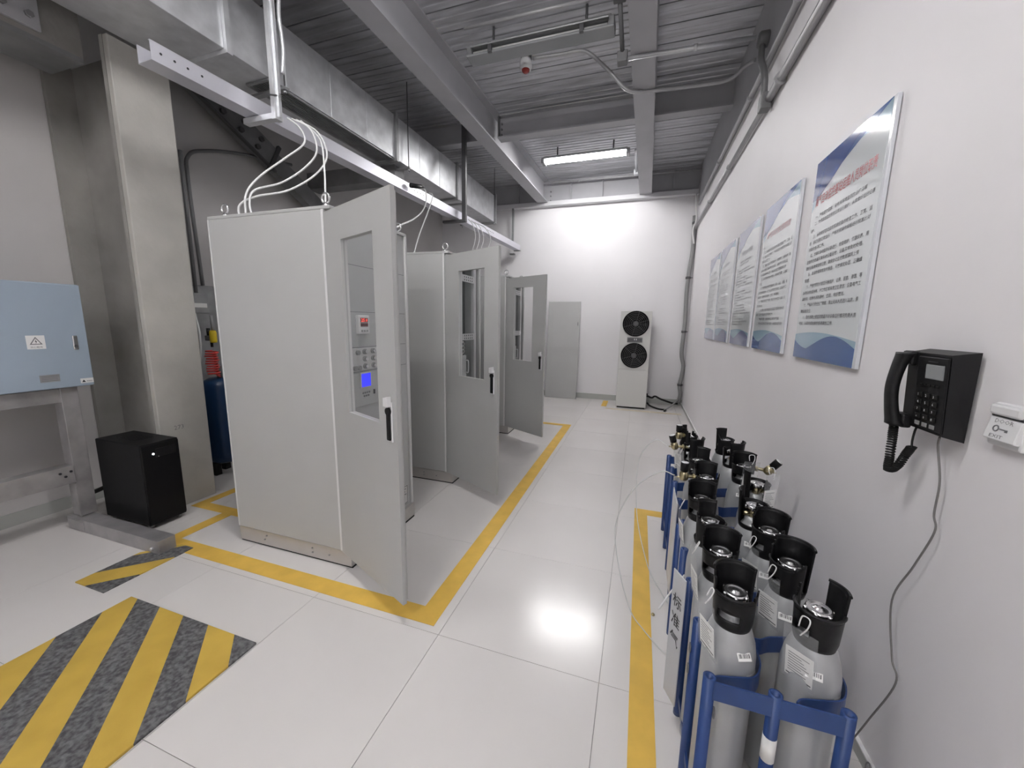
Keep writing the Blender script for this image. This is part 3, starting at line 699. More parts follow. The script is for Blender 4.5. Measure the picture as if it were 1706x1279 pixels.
# ------------------------------------------------------------------ floor tape
def strip(name, label, segs, m='tape', cat='floor tape', z=0.0):
    x0, y0 = segs[0][0], segs[0][1]
    t = thing(name, label, cat, (x0, y0, 0))
    for s in segs:
        MB().box(s[0] - x0, s[1] - y0, 0.0006, s[2] - x0, s[3] - y0, 0.0022).build('tape_length', m, t)
    return t
strip('floor_tape', 'yellow floor tape boxing in the three open cabinets', [(-1.035, 1.555, -0.92, 5.82), (-2.98, 1.555, -1.035, 1.665), (-3.13, 1.665, -3.03, 2.02), (-3.5, 2.02, -2.95, 2.11), (-3.5, 2.11, -3.41, 2.9), (-1.9, 5.72, -1.035, 5.82), (-3.13, 1.555, -2.98, 1.665)])
strip('floor_tape', 'yellow floor tape beside the gas cylinder racks', [(0.058, -1.2, 0.158, 3.18), (0.058, 3.18, 0.62, 3.28)])
strip('floor_tape', 'short yellow tape end by the fan cabinet', [(-0.62, 7.42, -0.52, 7.98)])
strip('floor_tape', 'faded cream tape in front of the fan cabinet', [(-0.52, 7.20, 0.80, 7.30)], 'tape_faint')

hatch_material('hatch', 0.374, -0.25)
hp = thing('floor_plate', 'large black and yellow striped plate on the floor', 'floor plate', (-2.15, 0.55, 0))
MB().box(-0.475, -0.62, 0.0006, 0.475, 0.62, 0.012, 0.002).build('striped_sheet', 'hatch', hp)
hatch_material('hatch_small', 0.374, 0.174, -1.0)
sp2 = thing('floor_plate', 'small black and yellow striped plate under the steel foot', 'floor plate', (-2.955, 1.375, 0))
MB(Matrix.Rotation(0.0, 4, 'Z')).prism([(-0.135, -0.235), (0.135, -0.235), (0.135, 0.235), (0.02, 0.235), (-0.135, 0.08)], 0.0006, 0.007).build('striped_sheet', 'hatch_small', sp2)

# ------------------------------------------------------------------ electrical box on its stand
eb2 = thing('electrical_box', 'pale blue electrical box on a steel stand by the shaded wall', 'electrical box', (-3.80, 1.68, 0))
LB = LEFT
MB(LB).box(-1.35, 1.065, -0.24, 0.0, 1.785, -0.02, 0.006).build('enclosure', 'box_blue', eb2)
dd = MB(LB).box(-1.345, 1.07, -0.02, -0.004, 1.78, 0.0, 0.004).build('door', 'box_blue', eb2)
lk = MB(LB).box(-0.085, 1.33, 0.0, -0.058, 1.43, 0.008, 0.006).build('lock', 'chrome', dd)
MB(LB).cyl((-0.0715, 1.355, 0.008), (-0.0715, 1.355, 0.014), 0.010, 12).build('key_barrel', 'dark_steel', lk)
ws = MB(LB).box(-0.30, 1.345, 0.0, -0.215, 1.435, 0.001).build('warning_sticker', 'paper', dd)
def tri(c, r, w0, w1, mb): return mb.prism([(c[0] + r * math.sin(a), c[1] + r * math.cos(a)) for a in (0, 2 * math.pi / 3, 4 * math.pi / 3)][::-1], w0, w1)
tri((-0.2575, 1.392), 0.034, 0.001, 0.0014, MB(LB)).build('warning_triangle', 'ink_grey', ws)
tri((-0.2575, 1.392), 0.024, 0.0014, 0.0018, MB(LB)).build('triangle_field', 'paper', ws)
MB(LB).prism([(-0.256, 1.412), (-0.262, 1.392), (-0.257, 1.392), (-0.260, 1.378), (-0.252, 1.397), (-0.257, 1.397)], 0.0018, 0.0022).build('lightning_mark', 'ink', ws)
lettering('当心触电', 'ink_grey', ws, LB @ Matrix.Translation((-0.285, 1.352, 0.0013)), width=0.055, height=0.012)
npl = MB(LB).box(-0.27, 1.118, 0.0, -0.175, 1.168, 0.001).build('name_plate', 'galv_dull', dd)
for q in range(4): MB(LB).box(-0.262, 1.126 + q * 0.010, 0.001, -0.185, 1.129 + q * 0.010, 0.0013).build('printed_line', 'ink_grey', npl)
st2 = MB(LB).box(-0.075, 1.088, 0.0, -0.006, 1.122, 0.001).build('edge_sticker', 'paper', dd)
tri((-0.058, 1.101), 0.012, 0.001, 0.0014, MB(LB)).build('warning_triangle', 'ink', st2)
lettering('有电危险', 'ink', st2, LB @ Matrix.Translation((-0.042, 1.096, 0.0013)), width=0.03, height=0.010)
for y0 in (-0.17, -1.28):
    ps = MB().box(-0.14, y0, 0.10, -0.04, y0 + 0.09, 1.064, 0.003).build('stand_post', 'frame_steel', eb2)
    MB().box(-0.14, y0 - 0.03, 0.10, 0.865, y0 + 0.075, 0.104, 0.001)
    ft = MB().box(-0.16, y0 - 0.03, 0.0, 0.86, y0 + 0.072, 0.097, 0.003).build('stand_foot', 'frame_steel', eb2)
    MB().cyl((0.80, y0 - 0.03, 0.04), (0.80, y0 - 0.045, 0.04), 0.010, 8).build('bolt', 'galv', ft)
    MB().box(-0.14, y0 - 0.036, 0.02, 0.05, y0 - 0.03, 0.085).build('gusset_plate', 'frame_steel', ft)
    MB().box(-0.045, y0 - 0.008, 0.10, -0.03, y0 + 0.0, 0.36).build('angle_cleat', 'frame_steel', ps)
br3 = MB().box(-0.13, -1.19, 0.37, -0.03, -0.17, 0.50, 0.003).build('stand_crossbar', 'frame_steel', eb2)
for (y, z) in ((-0.19, 0.46), (-0.22, 0.43), (-0.245, 0.46)):
    MB().cyl((-0.03, y, z), (-0.024, y, z), 0.008, 8).build('bolt', 'ink', br3)
MB().box(-0.24, -1.20, 0.96, -0.05, -0.12, 1.06, 0.003).build('stand_head', 'frame_steel', eb2)

# ------------------------------------------------------------------ black power unit
up = thing('power_unit', 'black power supply unit on castors beside the column', 'power unit', (-3.60, 1.775, 0))
MB().box(-0.26, -0.122, 0.035, 0.26, 0.122, 0.655, 0.008).build('case', 'ups_black', up)
fp = MB(LEFT).box(-0.118, 0.05, 0.26, 0.118, 0.645, 0.268, 0.004).build('front_panel', 'ups_black', up)
ds = MB(LEFT).box(-0.035, 0.545, 0.268, 0.095, 0.610, 0.271, 0.003).build('display_window', 'black_plastic', fp)
MB(LEFT).cyl((-0.050, 0.575, 0.268), (-0.050, 0.575, 0.270), 0.006, 12).build('power_light', 'led_white', fp)
MB(LEFT).cyl((-0.02, 0.55, 0.271), (-0.02, 0.55, 0.273), 0.004, 10).build('button', 'grey_plastic', ds)
for (x, y) in ((-0.21, -0.09), (-0.21, 0.09), (0.21, -0.09), (0.21, 0.09)):
    cs = MB().cyl((x, y - 0.012, 0.022), (x, y + 0.012, 0.022), 0.021, 14).build('castor', 'grey_plastic', up)
for q in range(10):
    MB().box(-0.12 + 0.022 * q, -0.06, 0.655, -0.112 + 0.022 * q, 0.06, 0.6565).build('vent_slot', 'black_plastic', up)
hose('black power lead from the power unit to the wall', [(-3.86, 1.72, 0.27), (-3.95, 1.66, 0.22), (-4.08, 1.62, 0.16), (-4.20, 1.66, 0.08), (-4.25, 1.75, 0.02)], 0.016, 'rubber', 'power_lead', 'cable')

# ------------------------------------------------------------------ blue tank and fittings behind the column
tk = thing('air_tank', 'dark blue tank standing behind the plastered column', 'tank', (-3.97, 2.66, 0))
MB().lathe([(0, 0.12), (0.10, 0.12), (0.135, 0.145), (0.14, 0.20), (0.14, 0.88), (0.125, 0.95), (0.07, 0.985), (0, 0.99)], 28).build('tank_shell', 'tank_blue', tk)
for a in (0.5, 2.6, 4.7):
    MB().box(0.10 * math.cos(a) - 0.03, 0.10 * math.sin(a) - 0.03, 0, 0.10 * math.cos(a) + 0.03, 0.10 * math.sin(a) + 0.03, 0.14, 0.004).build('foot', 'rubber', tk)
rg = MB().cyl((0.06, -0.02, 0.99), (0.06, -0.02, 1.10), 0.022, 12).build('outlet', 'dark_steel', tk)
co = thing('coil_hose', 'red coiled air hose on top of the blue tank', 'hose', (-3.90, 2.58, 1.0))
MB().tube([(0.01 * math.sin(0.21 * i) + (0.045 + 0.0006 * (i % 14)) * math.cos(i * 0.6), 0.045 * math.sin(i * 0.6), 0.02 + i * 0.0023) for i in range(105)], 0.008, 8).build('coil', 'red_hose', co)
MB().tube(smooth_path([(0.045, 0, 0.03), (0.03, 0.03, 0.01), (0.01, 0.05, 0.0)]), 0.008, 8).build('hose_end', 'red_hose', co)
fr = thing('air_regulator', 'small air regulator with yellow bowl hanging above the red coil', 'regulator', (-3.88, 2.60, 1.33))
MB().lathe([(0, 0), (0.026, 0.004), (0.03, 0.02), (0.03, 0.10), (0.022, 0.12), (0, 0.12)], 16).build('yellow_bowl', 'yellow', fr)
MB().box(-0.09, -0.02, 0.02, -0.03, 0.02, 0.07, 0.004).build('valve_block', 'dark_steel', fr)
MB().cyl((-0.06, 0, 0.07), (-0.06, 0, 0.14), 0.016, 12).build('adjusting_knob', 'black_plastic', fr)
MB().cyl((-0.03, 0, -0.04), (-0.03, 0, 0.02), 0.012, 10).build('drain', 'black_plastic', fr)
MB().cyl((0.0, 0, 0.12), (0.0, 0.0, 0.26), 0.012, 10).build('stem', 'galv_dull', fr)
hose('clear hose from the grey outlet box down to the blue tank', [(-4.05, 2.56, 1.80), (-4.02, 2.55, 1.60), (-3.97, 2.54, 1.42), (-3.96, 2.52, 1.20), (-4.02, 2.50, 0.98)], 0.010, 'hose_clear')
ob = thing('outlet_box', 'small grey outlet box fixed behind the column edge', 'outlet box', (-4.03, 2.58, 1.61))
MB(LEFT).box(-0.09, 0.0, -0.06, 0.10, 0.19, 0.02, 0.006).build('case', 'galv_dull', ob)
MB(LEFT).box(-0.04, 0.055, 0.02, 0.08, 0.095, 0.022).build('label_strip', 'paper', ob)
MB(LEFT).box(-0.05, 0.07, -0.31, 0.05, 0.11, -0.06).build('bracket', 'galv_dull', ob)
MB().cyl((-0.02, 0.02, 0.19), (-0.02, 0.02, 1.45), 0.016, 10).build('feed_pipe', 'conduit_dark', ob)
bk = MB(LEFT).box(0, 0, 0, 0.62, 1.9, 0.02, 0.003).build('grey_board', 'galv_dull', None, (XL + 0.006, 2.42, 0.0))
tag(bk, 'dull metal board against the wall behind the blue tank', 'board')

# ------------------------------------------------------------------ loose panel and fan cabinet at the end wall
lp = thing('loose_panel', 'loose grey cabinet side panel leaning on the end wall', 'panel', (-1.52, 7.90, 0.0))
lean = math.atan2(0.155, 2.0)
pn = MB(BACK).box(-0.33, 0.0, -0.014, 0.335, 2.02, 0.0, 0.003).build('panel_sheet', 'cabinet', lp, (0, 0, 0.003), (-lean, 0, 0))
MB(BACK).box(0.29, 1.53, 0.0, 0.305, 1.60, 0.004, 0.001).build('latch_slot', 'ink_grey', pn)
MB(BACK).box(-0.33, 0.0, -0.028, -0.318, 2.02, -0.014).build('folded_edge', 'cabinet_lip', pn)
MB(BACK).box(0.323, 0.0, -0.028, 0.335, 2.02, -0.014).build('folded_edge', 'cabinet_lip', pn)

fc = thing('fan_cabinet', 'narrow pale cabinet with two round black fans at the end wall', 'cabinet', (-0.075, 7.42, 0))
MB().box(-0.25, 0.03, 0.0, 0.25, 0.50, 0.03).build('recessed_base', 'rubber', fc)
MB().box(-0.272, 0.0, 0.03, 0.272, 0.53, 1.815, 0.006).build('casing', 'fan_cabinet', fc)
MB().box(-0.27, -0.010, 0.74, 0.27, 0.0, 1.812, 0.003).build('upper_front', 'fan_cabinet', fc)
MB().box(-0.27, -0.010, 0.033, 0.27, 0.0, 0.735, 0.003).build('lower_front', 'fan_cabinet', fc)
for zc in (1.585, 1.005):
    fn = MB(BACK).lathe([(0, 0.010), (0.222, 0.010), (0.228, 0.014), (0.232, 0.030), (0.222, 0.034), (0.214, 0.020), (0.0, 0.014)], 40, o=(0, zc, 0)).build('fan', 'ups_black', fc)
    gm = MB(BACK)
    for r in (0.05, 0.08, 0.11, 0.14, 0.17, 0.20):
        MB(BACK).tube([(r * math.cos(a * math.pi / 18), zc + r * math.sin(a * math.pi / 18), 0.036 + 0.006 * (1 - r / 0.22)) for a in range(36)], 0.0028, 6, closed=True).build('guard_ring', 'dark_steel', fn)
    for a in range(6):
        t_ = a * math.pi / 3 + 0.3
        MB(BACK).cyl((0.03 * math.cos(t_), zc + 0.03 * math.sin(t_), 0.040), (0.222 * math.cos(t_), zc + 0.222 * math.sin(t_), 0.032), 0.003, 6).build('guard_spoke', 'dark_steel', fn)
    MB(BACK).cyl((0, zc, 0.014), (0, zc, 0.044), 0.042, 20).build('fan_hub', 'dark_steel', fn)
    for a in range(7):
        t_ = a * 2 * math.pi / 7
        u, v_ = math.cos(t_), math.sin(t_)
        MB(BACK).add([(0.04 * u, zc + 0.04 * v_, 0.016), (0.20 * u - 0.03 * v_, zc + 0.20 * v_ + 0.03 * u, 0.016), (0.20 * u + 0.045 * v_, zc + 0.20 * v_ - 0.045 * u, 0.030), (0.04 * u + 0.015 * v_, zc + 0.04 * v_ - 0.015 * u, 0.028)], [(0, 1, 2, 3)]).build('fan_blade', 'ups_black', fn)
cp = MB(BACK).box(-0.135, 1.245, 0.010, 0.135, 1.335, 0.016, 0.004).build('control_panel', 'dark_steel', fc)
MB(BACK).ring_plate(-0.13, 1.25, 0.13, 1.33, -0.123, 1.257, 0.123, 1.323, 0.016, 0.018).build('panel_border', 'grey_plastic', cp)
for u in (-0.012, 0.022): MB(BACK).box(u, 1.285, 0.016, u + 0.012, 1.312, 0.0175).build('digit', 'white_plastic', cp)
pl2 = MB().box(0.272, 0.20, 0.20, 0.30, 0.27, 0.27, 0.006).build('socket', 'black_plastic', fc)
hose('thick black hose trailing from the fan cabinet to the corner pipe', [(0.225, 7.66, 0.22), (0.30, 7.62, 0.20), (0.36, 7.62, 0.23), (0.46, 7.66, 0.18), (0.60, 7.76, 0.12), (0.70, 7.90, 0.07), (0.79, 7.98, 0.05)], 0.018, 'rubber', 'power_lead', 'cable')
hose('second black hose curling on the floor by the fan cabinet', [(0.222, 7.58, 0.10), (0.28, 7.52, 0.06), (0.42, 7.50, 0.020), (0.55, 7.46, 0.018), (0.52, 7.36, 0.018)], 0.016, 'rubber', 'power_lead', 'cable')
hose('third black hose from the floor to the corner pipe', [(0.52, 7.40, 0.018), (0.62, 7.60, 0.05), (0.74, 7.85, 0.10), (0.80, 7.95, 0.16)], 0.014, 'grey_plastic', 'power_lead', 'cable')

# ------------------------------------------------------------------ notice boards
def wavy(u0, u1, f, lo, n=20):
    pts = [(u0 + (u1 - u0) * i / n, f((i / n))) for i in range(n + 1)]
    return [(u1, lo), ] and [(u0, lo), (u1, lo)] + pts[::-1]
TITLES = ['烟气自动监控基站运维人员岗位职责', '烟气自动监控基站管理制度', '监测设备操作规程', '站房安全管理制度', '仪器设备维护制度']
BODY1 = '''　一、严格遵守国家、省有关环境监测的法律法规
　二、负责自动监控系统日常运行维护，认真做好运行记录
护。
　三、认真做好自动监控系统设备的检查工作、正常、运
转，保证设备正常运行，严格按照操作规程进行校准比对
校验的各项工作。
　四、定期对自动监测设备进行，检查维护，仪器仪表，用
品备件的数据采集系统设备巡检，设备异常及时处理，
做好设备故障维修记录，确保自动监控数据联网上传
　五、发现数据异常及时报告，并按规定处理，正确填
写报。
　六、严格按照技术规范开展维护、记录、巡查、清理、等
各项运维制度台账，对工作区域环境卫生清洁，设备电气工
具使用，站房内消防器材，空调，完好整洁。
　七、严格执行安全生产制度，禁止无关人员进入站房，保
障设施安全。
　八、及时准确上报监测数据并对设备运行情况负责人员
考核，认真完成站房的各项其他工作。'''
LINES = BODY1.replace('　', '').split('\n')
PZ0, PH, PWD = 1.40, 1.045, 0.685
def poster(label, yc, idx, lines, tw, grey=0):
    t = thing('notice_board', label, 'notice board', (XR - 0.004, yc, PZ0), group='printed notice boards in a row on the wall')
    M = RIGHT @ Matrix.Translation((0, 0, 0))
    h = PWD / 2
    MB(M).box(-h, 0, 0.0, h, PH, 0.014, 0.002).build('acrylic_board', 'poster_edge', t)
    MB(M).box(-h + 0.002, 0.002, 0.014, h - 0.022, PH - 0.002, 0.0152).build('printed_sheet', 'poster', t)
    R = h - 0.022; Lf = -h + 0.002
    W = R - Lf
    # swoosh at the top and waves at the bottom, as flat print
    n = 24
    top = [(Lf, PH - 0.002), (R, PH - 0.002)]
    arc = [(R, PH - 0.085)] + [(R - W * s, PH - 0.085 - 0.0 + 0.035 * math.sin(math.pi * s * 1.1) - 0.16 * s ** 3) for s in [i / n for i in range(1, n + 1)]]
    MB(M).prism(top[::-1] + [] + [], 0.0152, 0.0153) if False else None
    MB(M).prism(([(Lf, PH - 0.002)] + [(R, PH - 0.002)] + arc)[::-1], 0.0152, 0.0156).build('printed_swoosh', 'poster_pale', t)
    arc2 = [(Lf + W * s, PH - 0.20 + 0.02 * s + 0.175 * s ** 0.8) for s in [i / n for i in range(n + 1)]]
    arc2 = [(u, min(v_, PH - 0.004)) for u, v_ in arc2]
    MB(M).prism([(Lf, PH - 0.002)] + arc2 + [(R, PH - 0.002)], 0.0156, 0.0160).build('printed_swoosh', 'poster_lilac' if grey else 'poster_mid', t)
    arc3 = [(Lf + W * 0.62 * s, PH - 0.20 + 0.16 * s ** 1.4) for s in [i / n for i in range(n + 1)]]
    MB(M).prism([(Lf, PH - 0.002)] + arc3 + [(Lf + W * 0.8, PH - 0.002)], 0.0160, 0.0164).build('printed_swoosh', 'poster_lilac' if grey else 'poster_blue', t)
    fa = lambda s: 0.115 + 0.03 * math.sin(2.6 * s + 0.6)
    fb = lambda s: 0.135 - 0.33 * s * (1 - s) * (1 if s < 0.5 else 0.45) * (1 - s) * 1.6 if s < 0.33 else 0.075 + 0.055 * math.sin((s - 0.30) * math.pi / 0.85) if s < 0.9 else 0.075 + 0.055 * math.sin(0.6 * math.pi / 0.85) - (s - 0.9) * 0.25
    fb = lambda s: 0.085 + 0.045 * math.cos(2 * math.pi * (s * 0.82 - 0.56)) + 0.055 * max(0, 0.25 - s) / 0.25
    MB(M).prism(wavy(Lf, R, fa, 0.002), 0.0152, 0.0156).build('printed_wave', 'poster_pale', t)
    MB(M).prism(wavy(Lf, R, fb, 0.002), 0.0156, 0.0160).build('printed_wave', 'poster_lilac' if grey else 'poster_mid', t)
    # the writing
    tl = TITLES[idx]
    lettering(tl, 'poster_red' if idx < 1 else ('poster_red_faint' if idx < 2 else 'poster_grey'), t, M @ Matrix.Translation((-tw / 2 - 0.012, PH - 0.236, 0.0164)), width=tw, height=0.054 if idx == 0 else 0.042, bold=0.012 if idx == 0 else 0.0, name='title_lettering')
    v_ = PH - 0.275; step = (v_ - 0.175) / len(lines)
    for i, ln in enumerate(lines):
        ind = 0.035 if ln[1:2] == '、' and ln[0] in '一二三四五六七八九' else 0
        ch = min(W * 0.90 / 24.5, step * 0.72)
        wd = ch * len(ln) * (W * 0.88 / (24.5 * ch))
        lettering(ln, 'poster_ink', t, M @ Matrix.Translation((Lf + 0.03 + ind, v_ - step * (i + 1) + step * 0.2, 0.0164)), width=min(wd, W - 0.06 - ind), height=step * 0.62, bold=0.006, name='text_line')
    return t
PL = ['largest looking notice board with red title, nearest the black telephone', 'second notice board from the telephone, red title and blue waves', 'third notice board from the telephone, middle of the five',
      'fourth notice board from the telephone', 'farthest notice board, nearest the end wall']
for i, yc in enumerate((2.297, 3.185, 4.0, 4.835, 5.615)):
    L_ = LINES[:] if i == 0 else (LINES[2:] + LINES[:2] if i == 1 else [l[: (len(l) * (5 + (q * 3 + i) % 5)) // 9 + 2] for q, l in enumerate(LINES + LINES[3:9])])
    poster(PL[i], yc, i, L_, (0.575, 0.47, 0.36, 0.34, 0.34)[i], 1 if i > 1 else 0)

# ------------------------------------------------------------------ telephone
ph = thing('telephone', 'black wall telephone with its handset and coiled cord', 'telephone', (XR - 0.002, 1.455, 1.265))
M = RIGHT
MB(M).box(-0.085, 0.01, 0.0, 0.075, 0.225, 0.030, 0.006).build('wall_base', 'black_plastic', ph)
# tapered body
def wedge(mb, u0, u1, v0, v1, wa, wb_, w0=0.008, e=0.010):
    return mb.add([(u0, v0, w0), (u1, v0, w0), (u1, v1, w0), (u0, v1, w0), (u0 + e, v0 + e, wb_), (u1 - e, v0 + e, wb_), (u1 - e, v1 - e, wa), (u0 + e, v1 - e, wa)],
                  [(3, 2, 1, 0), (4, 5, 6, 7), (0, 1, 5, 4), (1, 2, 6, 5), (2, 3, 7, 6), (3, 0, 4, 7)])
wedge(MB(M), -0.10, 0.098, -0.005, 0.245, 0.062, 0.050).build('body', 'black_plastic', ph)
FP = M @ frame((1, 0, 0), (0, math.cos(0.06), math.sin(0.06)), (0, -math.sin(0.06), math.cos(0.06)), (0, 0.005, 0.0505))
fpn = MB(FP).box(-0.035, 0.008, 0.0, 0.088, 0.222, 0.004, 0.003).build('face_plate', 'black_plastic', ph)
MB(FP).box(0.005, 0.158, 0.004, 0.075, 0.200, 0.006, 0.002).build('display', 'lamp_glass', fpn)
MB(FP).box(0.010, 0.206, 0.004, 0.050, 0.209, 0.0052).build('speaker_slot', 'ink', fpn)
lettering('Telephone', 'grey_plastic', fpn, FP @ Matrix.Translation((-0.012, 0.150, 0.0046)), width=0.05, height=0.005) if False else None
keys = ['1', '2', '3', '4', '5', '6', '7', '8', '9', '*', '0', '#']
for i, ch in enumerate(keys):
    u = -0.010 + (i % 3) * 0.031; v_ = 0.108 - (i // 3) * 0.022
    kk = MB(FP).box(u - 0.011, v_ - 0.0075, 0.004, u + 0.011, v_ + 0.0075, 0.0075, 0.0018).build('key', 'rubber', fpn)
    lettering(ch, 'white_plastic', kk, FP @ Matrix.Translation((u - 0.004, v_ - 0.004, 0.0078)), size=0.011 if ch not in '*' else 0.011, name='key_mark')
for i in range(5):
    MB(FP).box(-0.016 + i * 0.017, 0.134, 0.004, -0.006 + i * 0.017, 0.141, 0.0068, 0.001).build('function_key', 'rubber', fpn)
for i in range(3):
    MB(FP).box(-0.019 + i * 0.031, 0.014, 0.004, 0.0 + i * 0.031, 0.026, 0.0068, 0.001).build('function_key', 'grey_plastic', fpn)
# handset
hs = MB(M)
ctr = smooth_path([(-0.078, 0.232, 0.076), (-0.080, 0.19, 0.088), (-0.082, 0.12, 0.095), (-0.080, 0.05, 0.088), (-0.076, 0.0, 0.076)], 6)
vs = []; n = 16
for i, p in enumerate(ctr):
    s = abs(i / (len(ctr) - 1) - 0.5) * 2
    a, b = 0.021 + 0.008 * s ** 3, 0.013 + 0.006 * s ** 3
    for k_ in range(n):
        t_ = 2 * math.pi * k_ / n
        cu, sv = math.cos(t_), math.sin(t_)
        vs.append((p.x + a * math.copysign(abs(cu) ** 0.6, cu), p.y, p.z + b * math.copysign(abs(sv) ** 0.6, sv)))
fs = [(i * n + k_, i * n + (k_ + 1) % n, (i + 1) * n + (k_ + 1) % n, (i + 1) * n + k_) for i in range(len(ctr) - 1) for k_ in range(n)]
hs.add(vs, fs, True); hs.add(vs[:n], [list(range(n))]); hs.add(vs[-n:], [list(range(n))[::-1]])
hso = hs.build('handset', 'black_plastic', ph)
MB(M).box(-0.102, 0.195, 0.048, -0.054, 0.238, 0.074, 0.006).build('earpiece', 'black_plastic', hso)
MB(M).box(-0.100, -0.005, 0.044, -0.052, 0.040, 0.072, 0.006).build('mouthpiece', 'black_plastic', hso)
# coiled cord hanging in a loop
axis = smooth_path([(-0.080, -0.004, 0.074), (-0.080, -0.055, 0.072), (-0.084, -0.12, 0.068), (-0.090, -0.160, 0.062), (-0.072, -0.140, 0.052), (-0.045, -0.085, 0.048), (-0.035, -0.06, 0.044)], 60)
coil = []
for i, p in enumerate(axis):
    t_ = i * 0.80
    coil.append((p.x + 0.0100 * math.cos(t_), p.y, p.z + 0.0100 * math.sin(t_)))
MB(M).tube(coil, 0.0032, 6).build('coiled_cord', 'rubber', ph)
MB(M).tube(smooth_path([(-0.035, -0.062, 0.044), (-0.045, -0.04, 0.04), (-0.05, -0.01, 0.035), (-0.05, 0.01, 0.03)], 5), 0.003, 6).build('cord_end', 'rubber', ph)
hose('thin dark wire wandering down the wall from the black telephone', [(XR - 0.035, 1.405, 1.262), (XR - 0.022, 1.425, 1.225), (XR - 0.018, 1.40, 1.13), (XR - 0.016, 1.40, 1.03), (XR - 0.016, 1.385, 0.98), (XR - 0.020, 1.43, 0.84), (XR - 0.022, 1.49, 0.675), (XR - 0.020, 1.445, 0.50), (XR - 0.022, 1.405, 0.44), (XR - 0.025, 1.485, 0.21), (XR - 0.03, 1.55, 0.03)], 0.0028, 'wire_grey', 'telephone_wire', 'wire')

# ------------------------------------------------------------------ door release switch
ds_ = thing('door_switch', 'white door release switch printed with a key, cut by the picture edge', 'switch', (XR - 0.001, 1.236, 1.285))
MB(M).box(-0.048, 0.0, 0.0, 0.048, 0.108, 0.016, 0.006).build('back_box', 'white_plastic', ds_)
MB(M).box(-0.043, 0.078, 0.016, 0.043, 0.105, 0.026, 0.006).build('upper_cover', 'white_plastic', ds_)
MB(M).box(-0.040, 0.075, 0.016, 0.046, 0.078, 0.020).build('gap_line', 'ink', ds_)
PK = M @ frame((1, 0, 0), (0, math.cos(0.16), -math.sin(0.16)), (0, math.sin(0.16), math.cos(0.16)), (0, 0.016, 0.022))
kp = MB(PK).box(-0.044, 0.0, -0.008, 0.044, 0.058, 0.006, 0.003).build('push_plate', 'white_plastic', ds_)
lettering('DOOR', 'ink_grey', kp, PK @ Matrix.Translation((-0.026, 0.043, 0.0064)), width=0.050, height=0.010, bold=-0.005)
lettering('EXIT', 'ink_grey', kp, PK @ Matrix.Translation((-0.026, 0.006, 0.0064)), width=0.036, height=0.008)
ky = MB(PK).tube([(-0.016 + 0.007 * math.cos(a * math.pi / 8), 0.029 + 0.007 * math.sin(a * math.pi / 8), 0.0062) for a in range(16)], 0.0016, 6, closed=True)
ky.box(-0.009, 0.0275, 0.0060, 0.016, 0.0305, 0.0072).box(0.010, 0.024, 0.0060, 0.0125, 0.0285, 0.0072).box(0.0145, 0.024, 0.0060, 0.0165, 0.0285, 0.0072)
ky.build('key_symbol', 'ink_grey', kp)

# ------------------------------------------------------------------ gas cylinders
R = 0.0715
def build_guard(t, kind):
    """black valve guard: thin curved wall, part tall and part low, with a tall opening and a hand hole"""
    N, K = 48, 14; z0, dz = 0.684, 0.0118
    def radius(k_): return 0.048 + 0.0035 * min(1.0, k_ / 2.0) + 0.0006 * k_
    def solid(i, k_):
        a = (i + 0.5) * 360.0 / N; 
        if k_ < 2: return True
        if kind == 'open_back':
            if a < 78: top = 14
            elif a < 142: return False
            elif a < 165: top = 12 - (a - 142) / 8.0
            else: top = 9
        elif 0 <= a < 150: top = 14
        elif a < 175: top = 13 - (a - 150) / 10.0
        elif a < 290: top = 9
        elif a < 320: top = 9 + (a - 290) / 30 * 1.5
        else: return False                 # the tall opening
        if 185 < a < 255 and 3 <= k_ < 5: return False
        return k_ < top
    mb = MB(); vi = {}
    vs = []
    for i in range(N):
        a = 2 * math.pi * i / N
        for k_ in range(K + 1):
            for s in (0, 1):
                r_ = radius(k_) - (0.0045 if s else 0)
                vs.append((r_ * math.cos(a), r_ * math.sin(a), z0 + dz * k_)); vi[(i, k_, s)] = len(vs) - 1
    fs = []; sm = []
    for i in range(N):
        j = (i + 1) % N
        for k_ in range(K):
            if not solid(i, k_): continue
            fs.append((vi[i, k_, 0], vi[j, k_, 0], vi[j, k_ + 1, 0], vi[i, k_ + 1, 0])); sm.append(1)
            fs.append((vi[j, k_, 1], vi[i, k_, 1], vi[i, k_ + 1, 1], vi[j, k_ + 1, 1])); sm.append(1)
            if k_ == 0 or not solid(i, k_ - 1): fs.append((vi[i, k_, 1], vi[j, k_, 1], vi[j, k_, 0], vi[i, k_, 0])); sm.append(0)
            if k_ == K - 1 or not solid(i, k_ + 1): fs.append((vi[i, k_ + 1, 0], vi[j, k_ + 1, 0], vi[j, k_ + 1, 1], vi[i, k_ + 1, 1])); sm.append(0)
            if not solid((i - 1) % N, k_): fs.append((vi[i, k_, 0], vi[i, k_ + 1, 0], vi[i, k_ + 1, 1], vi[i, k_, 1])); sm.append(0)
            if not solid(j, k_): fs.append((vi[j, k_, 1], vi[j, k_ + 1, 1], vi[j, k_ + 1, 0], vi[j, k_, 0])); sm.append(0)
    mb.v = [Vector(p) for p in vs]; mb.f = [list(f) for f in fs]; mb.s = [bool(x) for x in sm]
    g = mb.build('valve_guard', 'guard_black', t)
    # rolled rims
    for (a0, a1, kk_) in (((2, 148, 14), (176, 288, 9)) if kind == 'tall_back' else ((1, 77, 14), (166, 359, 9))):
        MB().tube([((radius(kk_) - 0.001) * math.cos(a), (radius(kk_) - 0.001) * math.sin(a), z0 + dz * kk_) for a in [D2R(a0 + (a1 - a0) * q / 28) for q in range(29)]], 0.0042, 8).build('rim', 'guard_black', g)
    return g
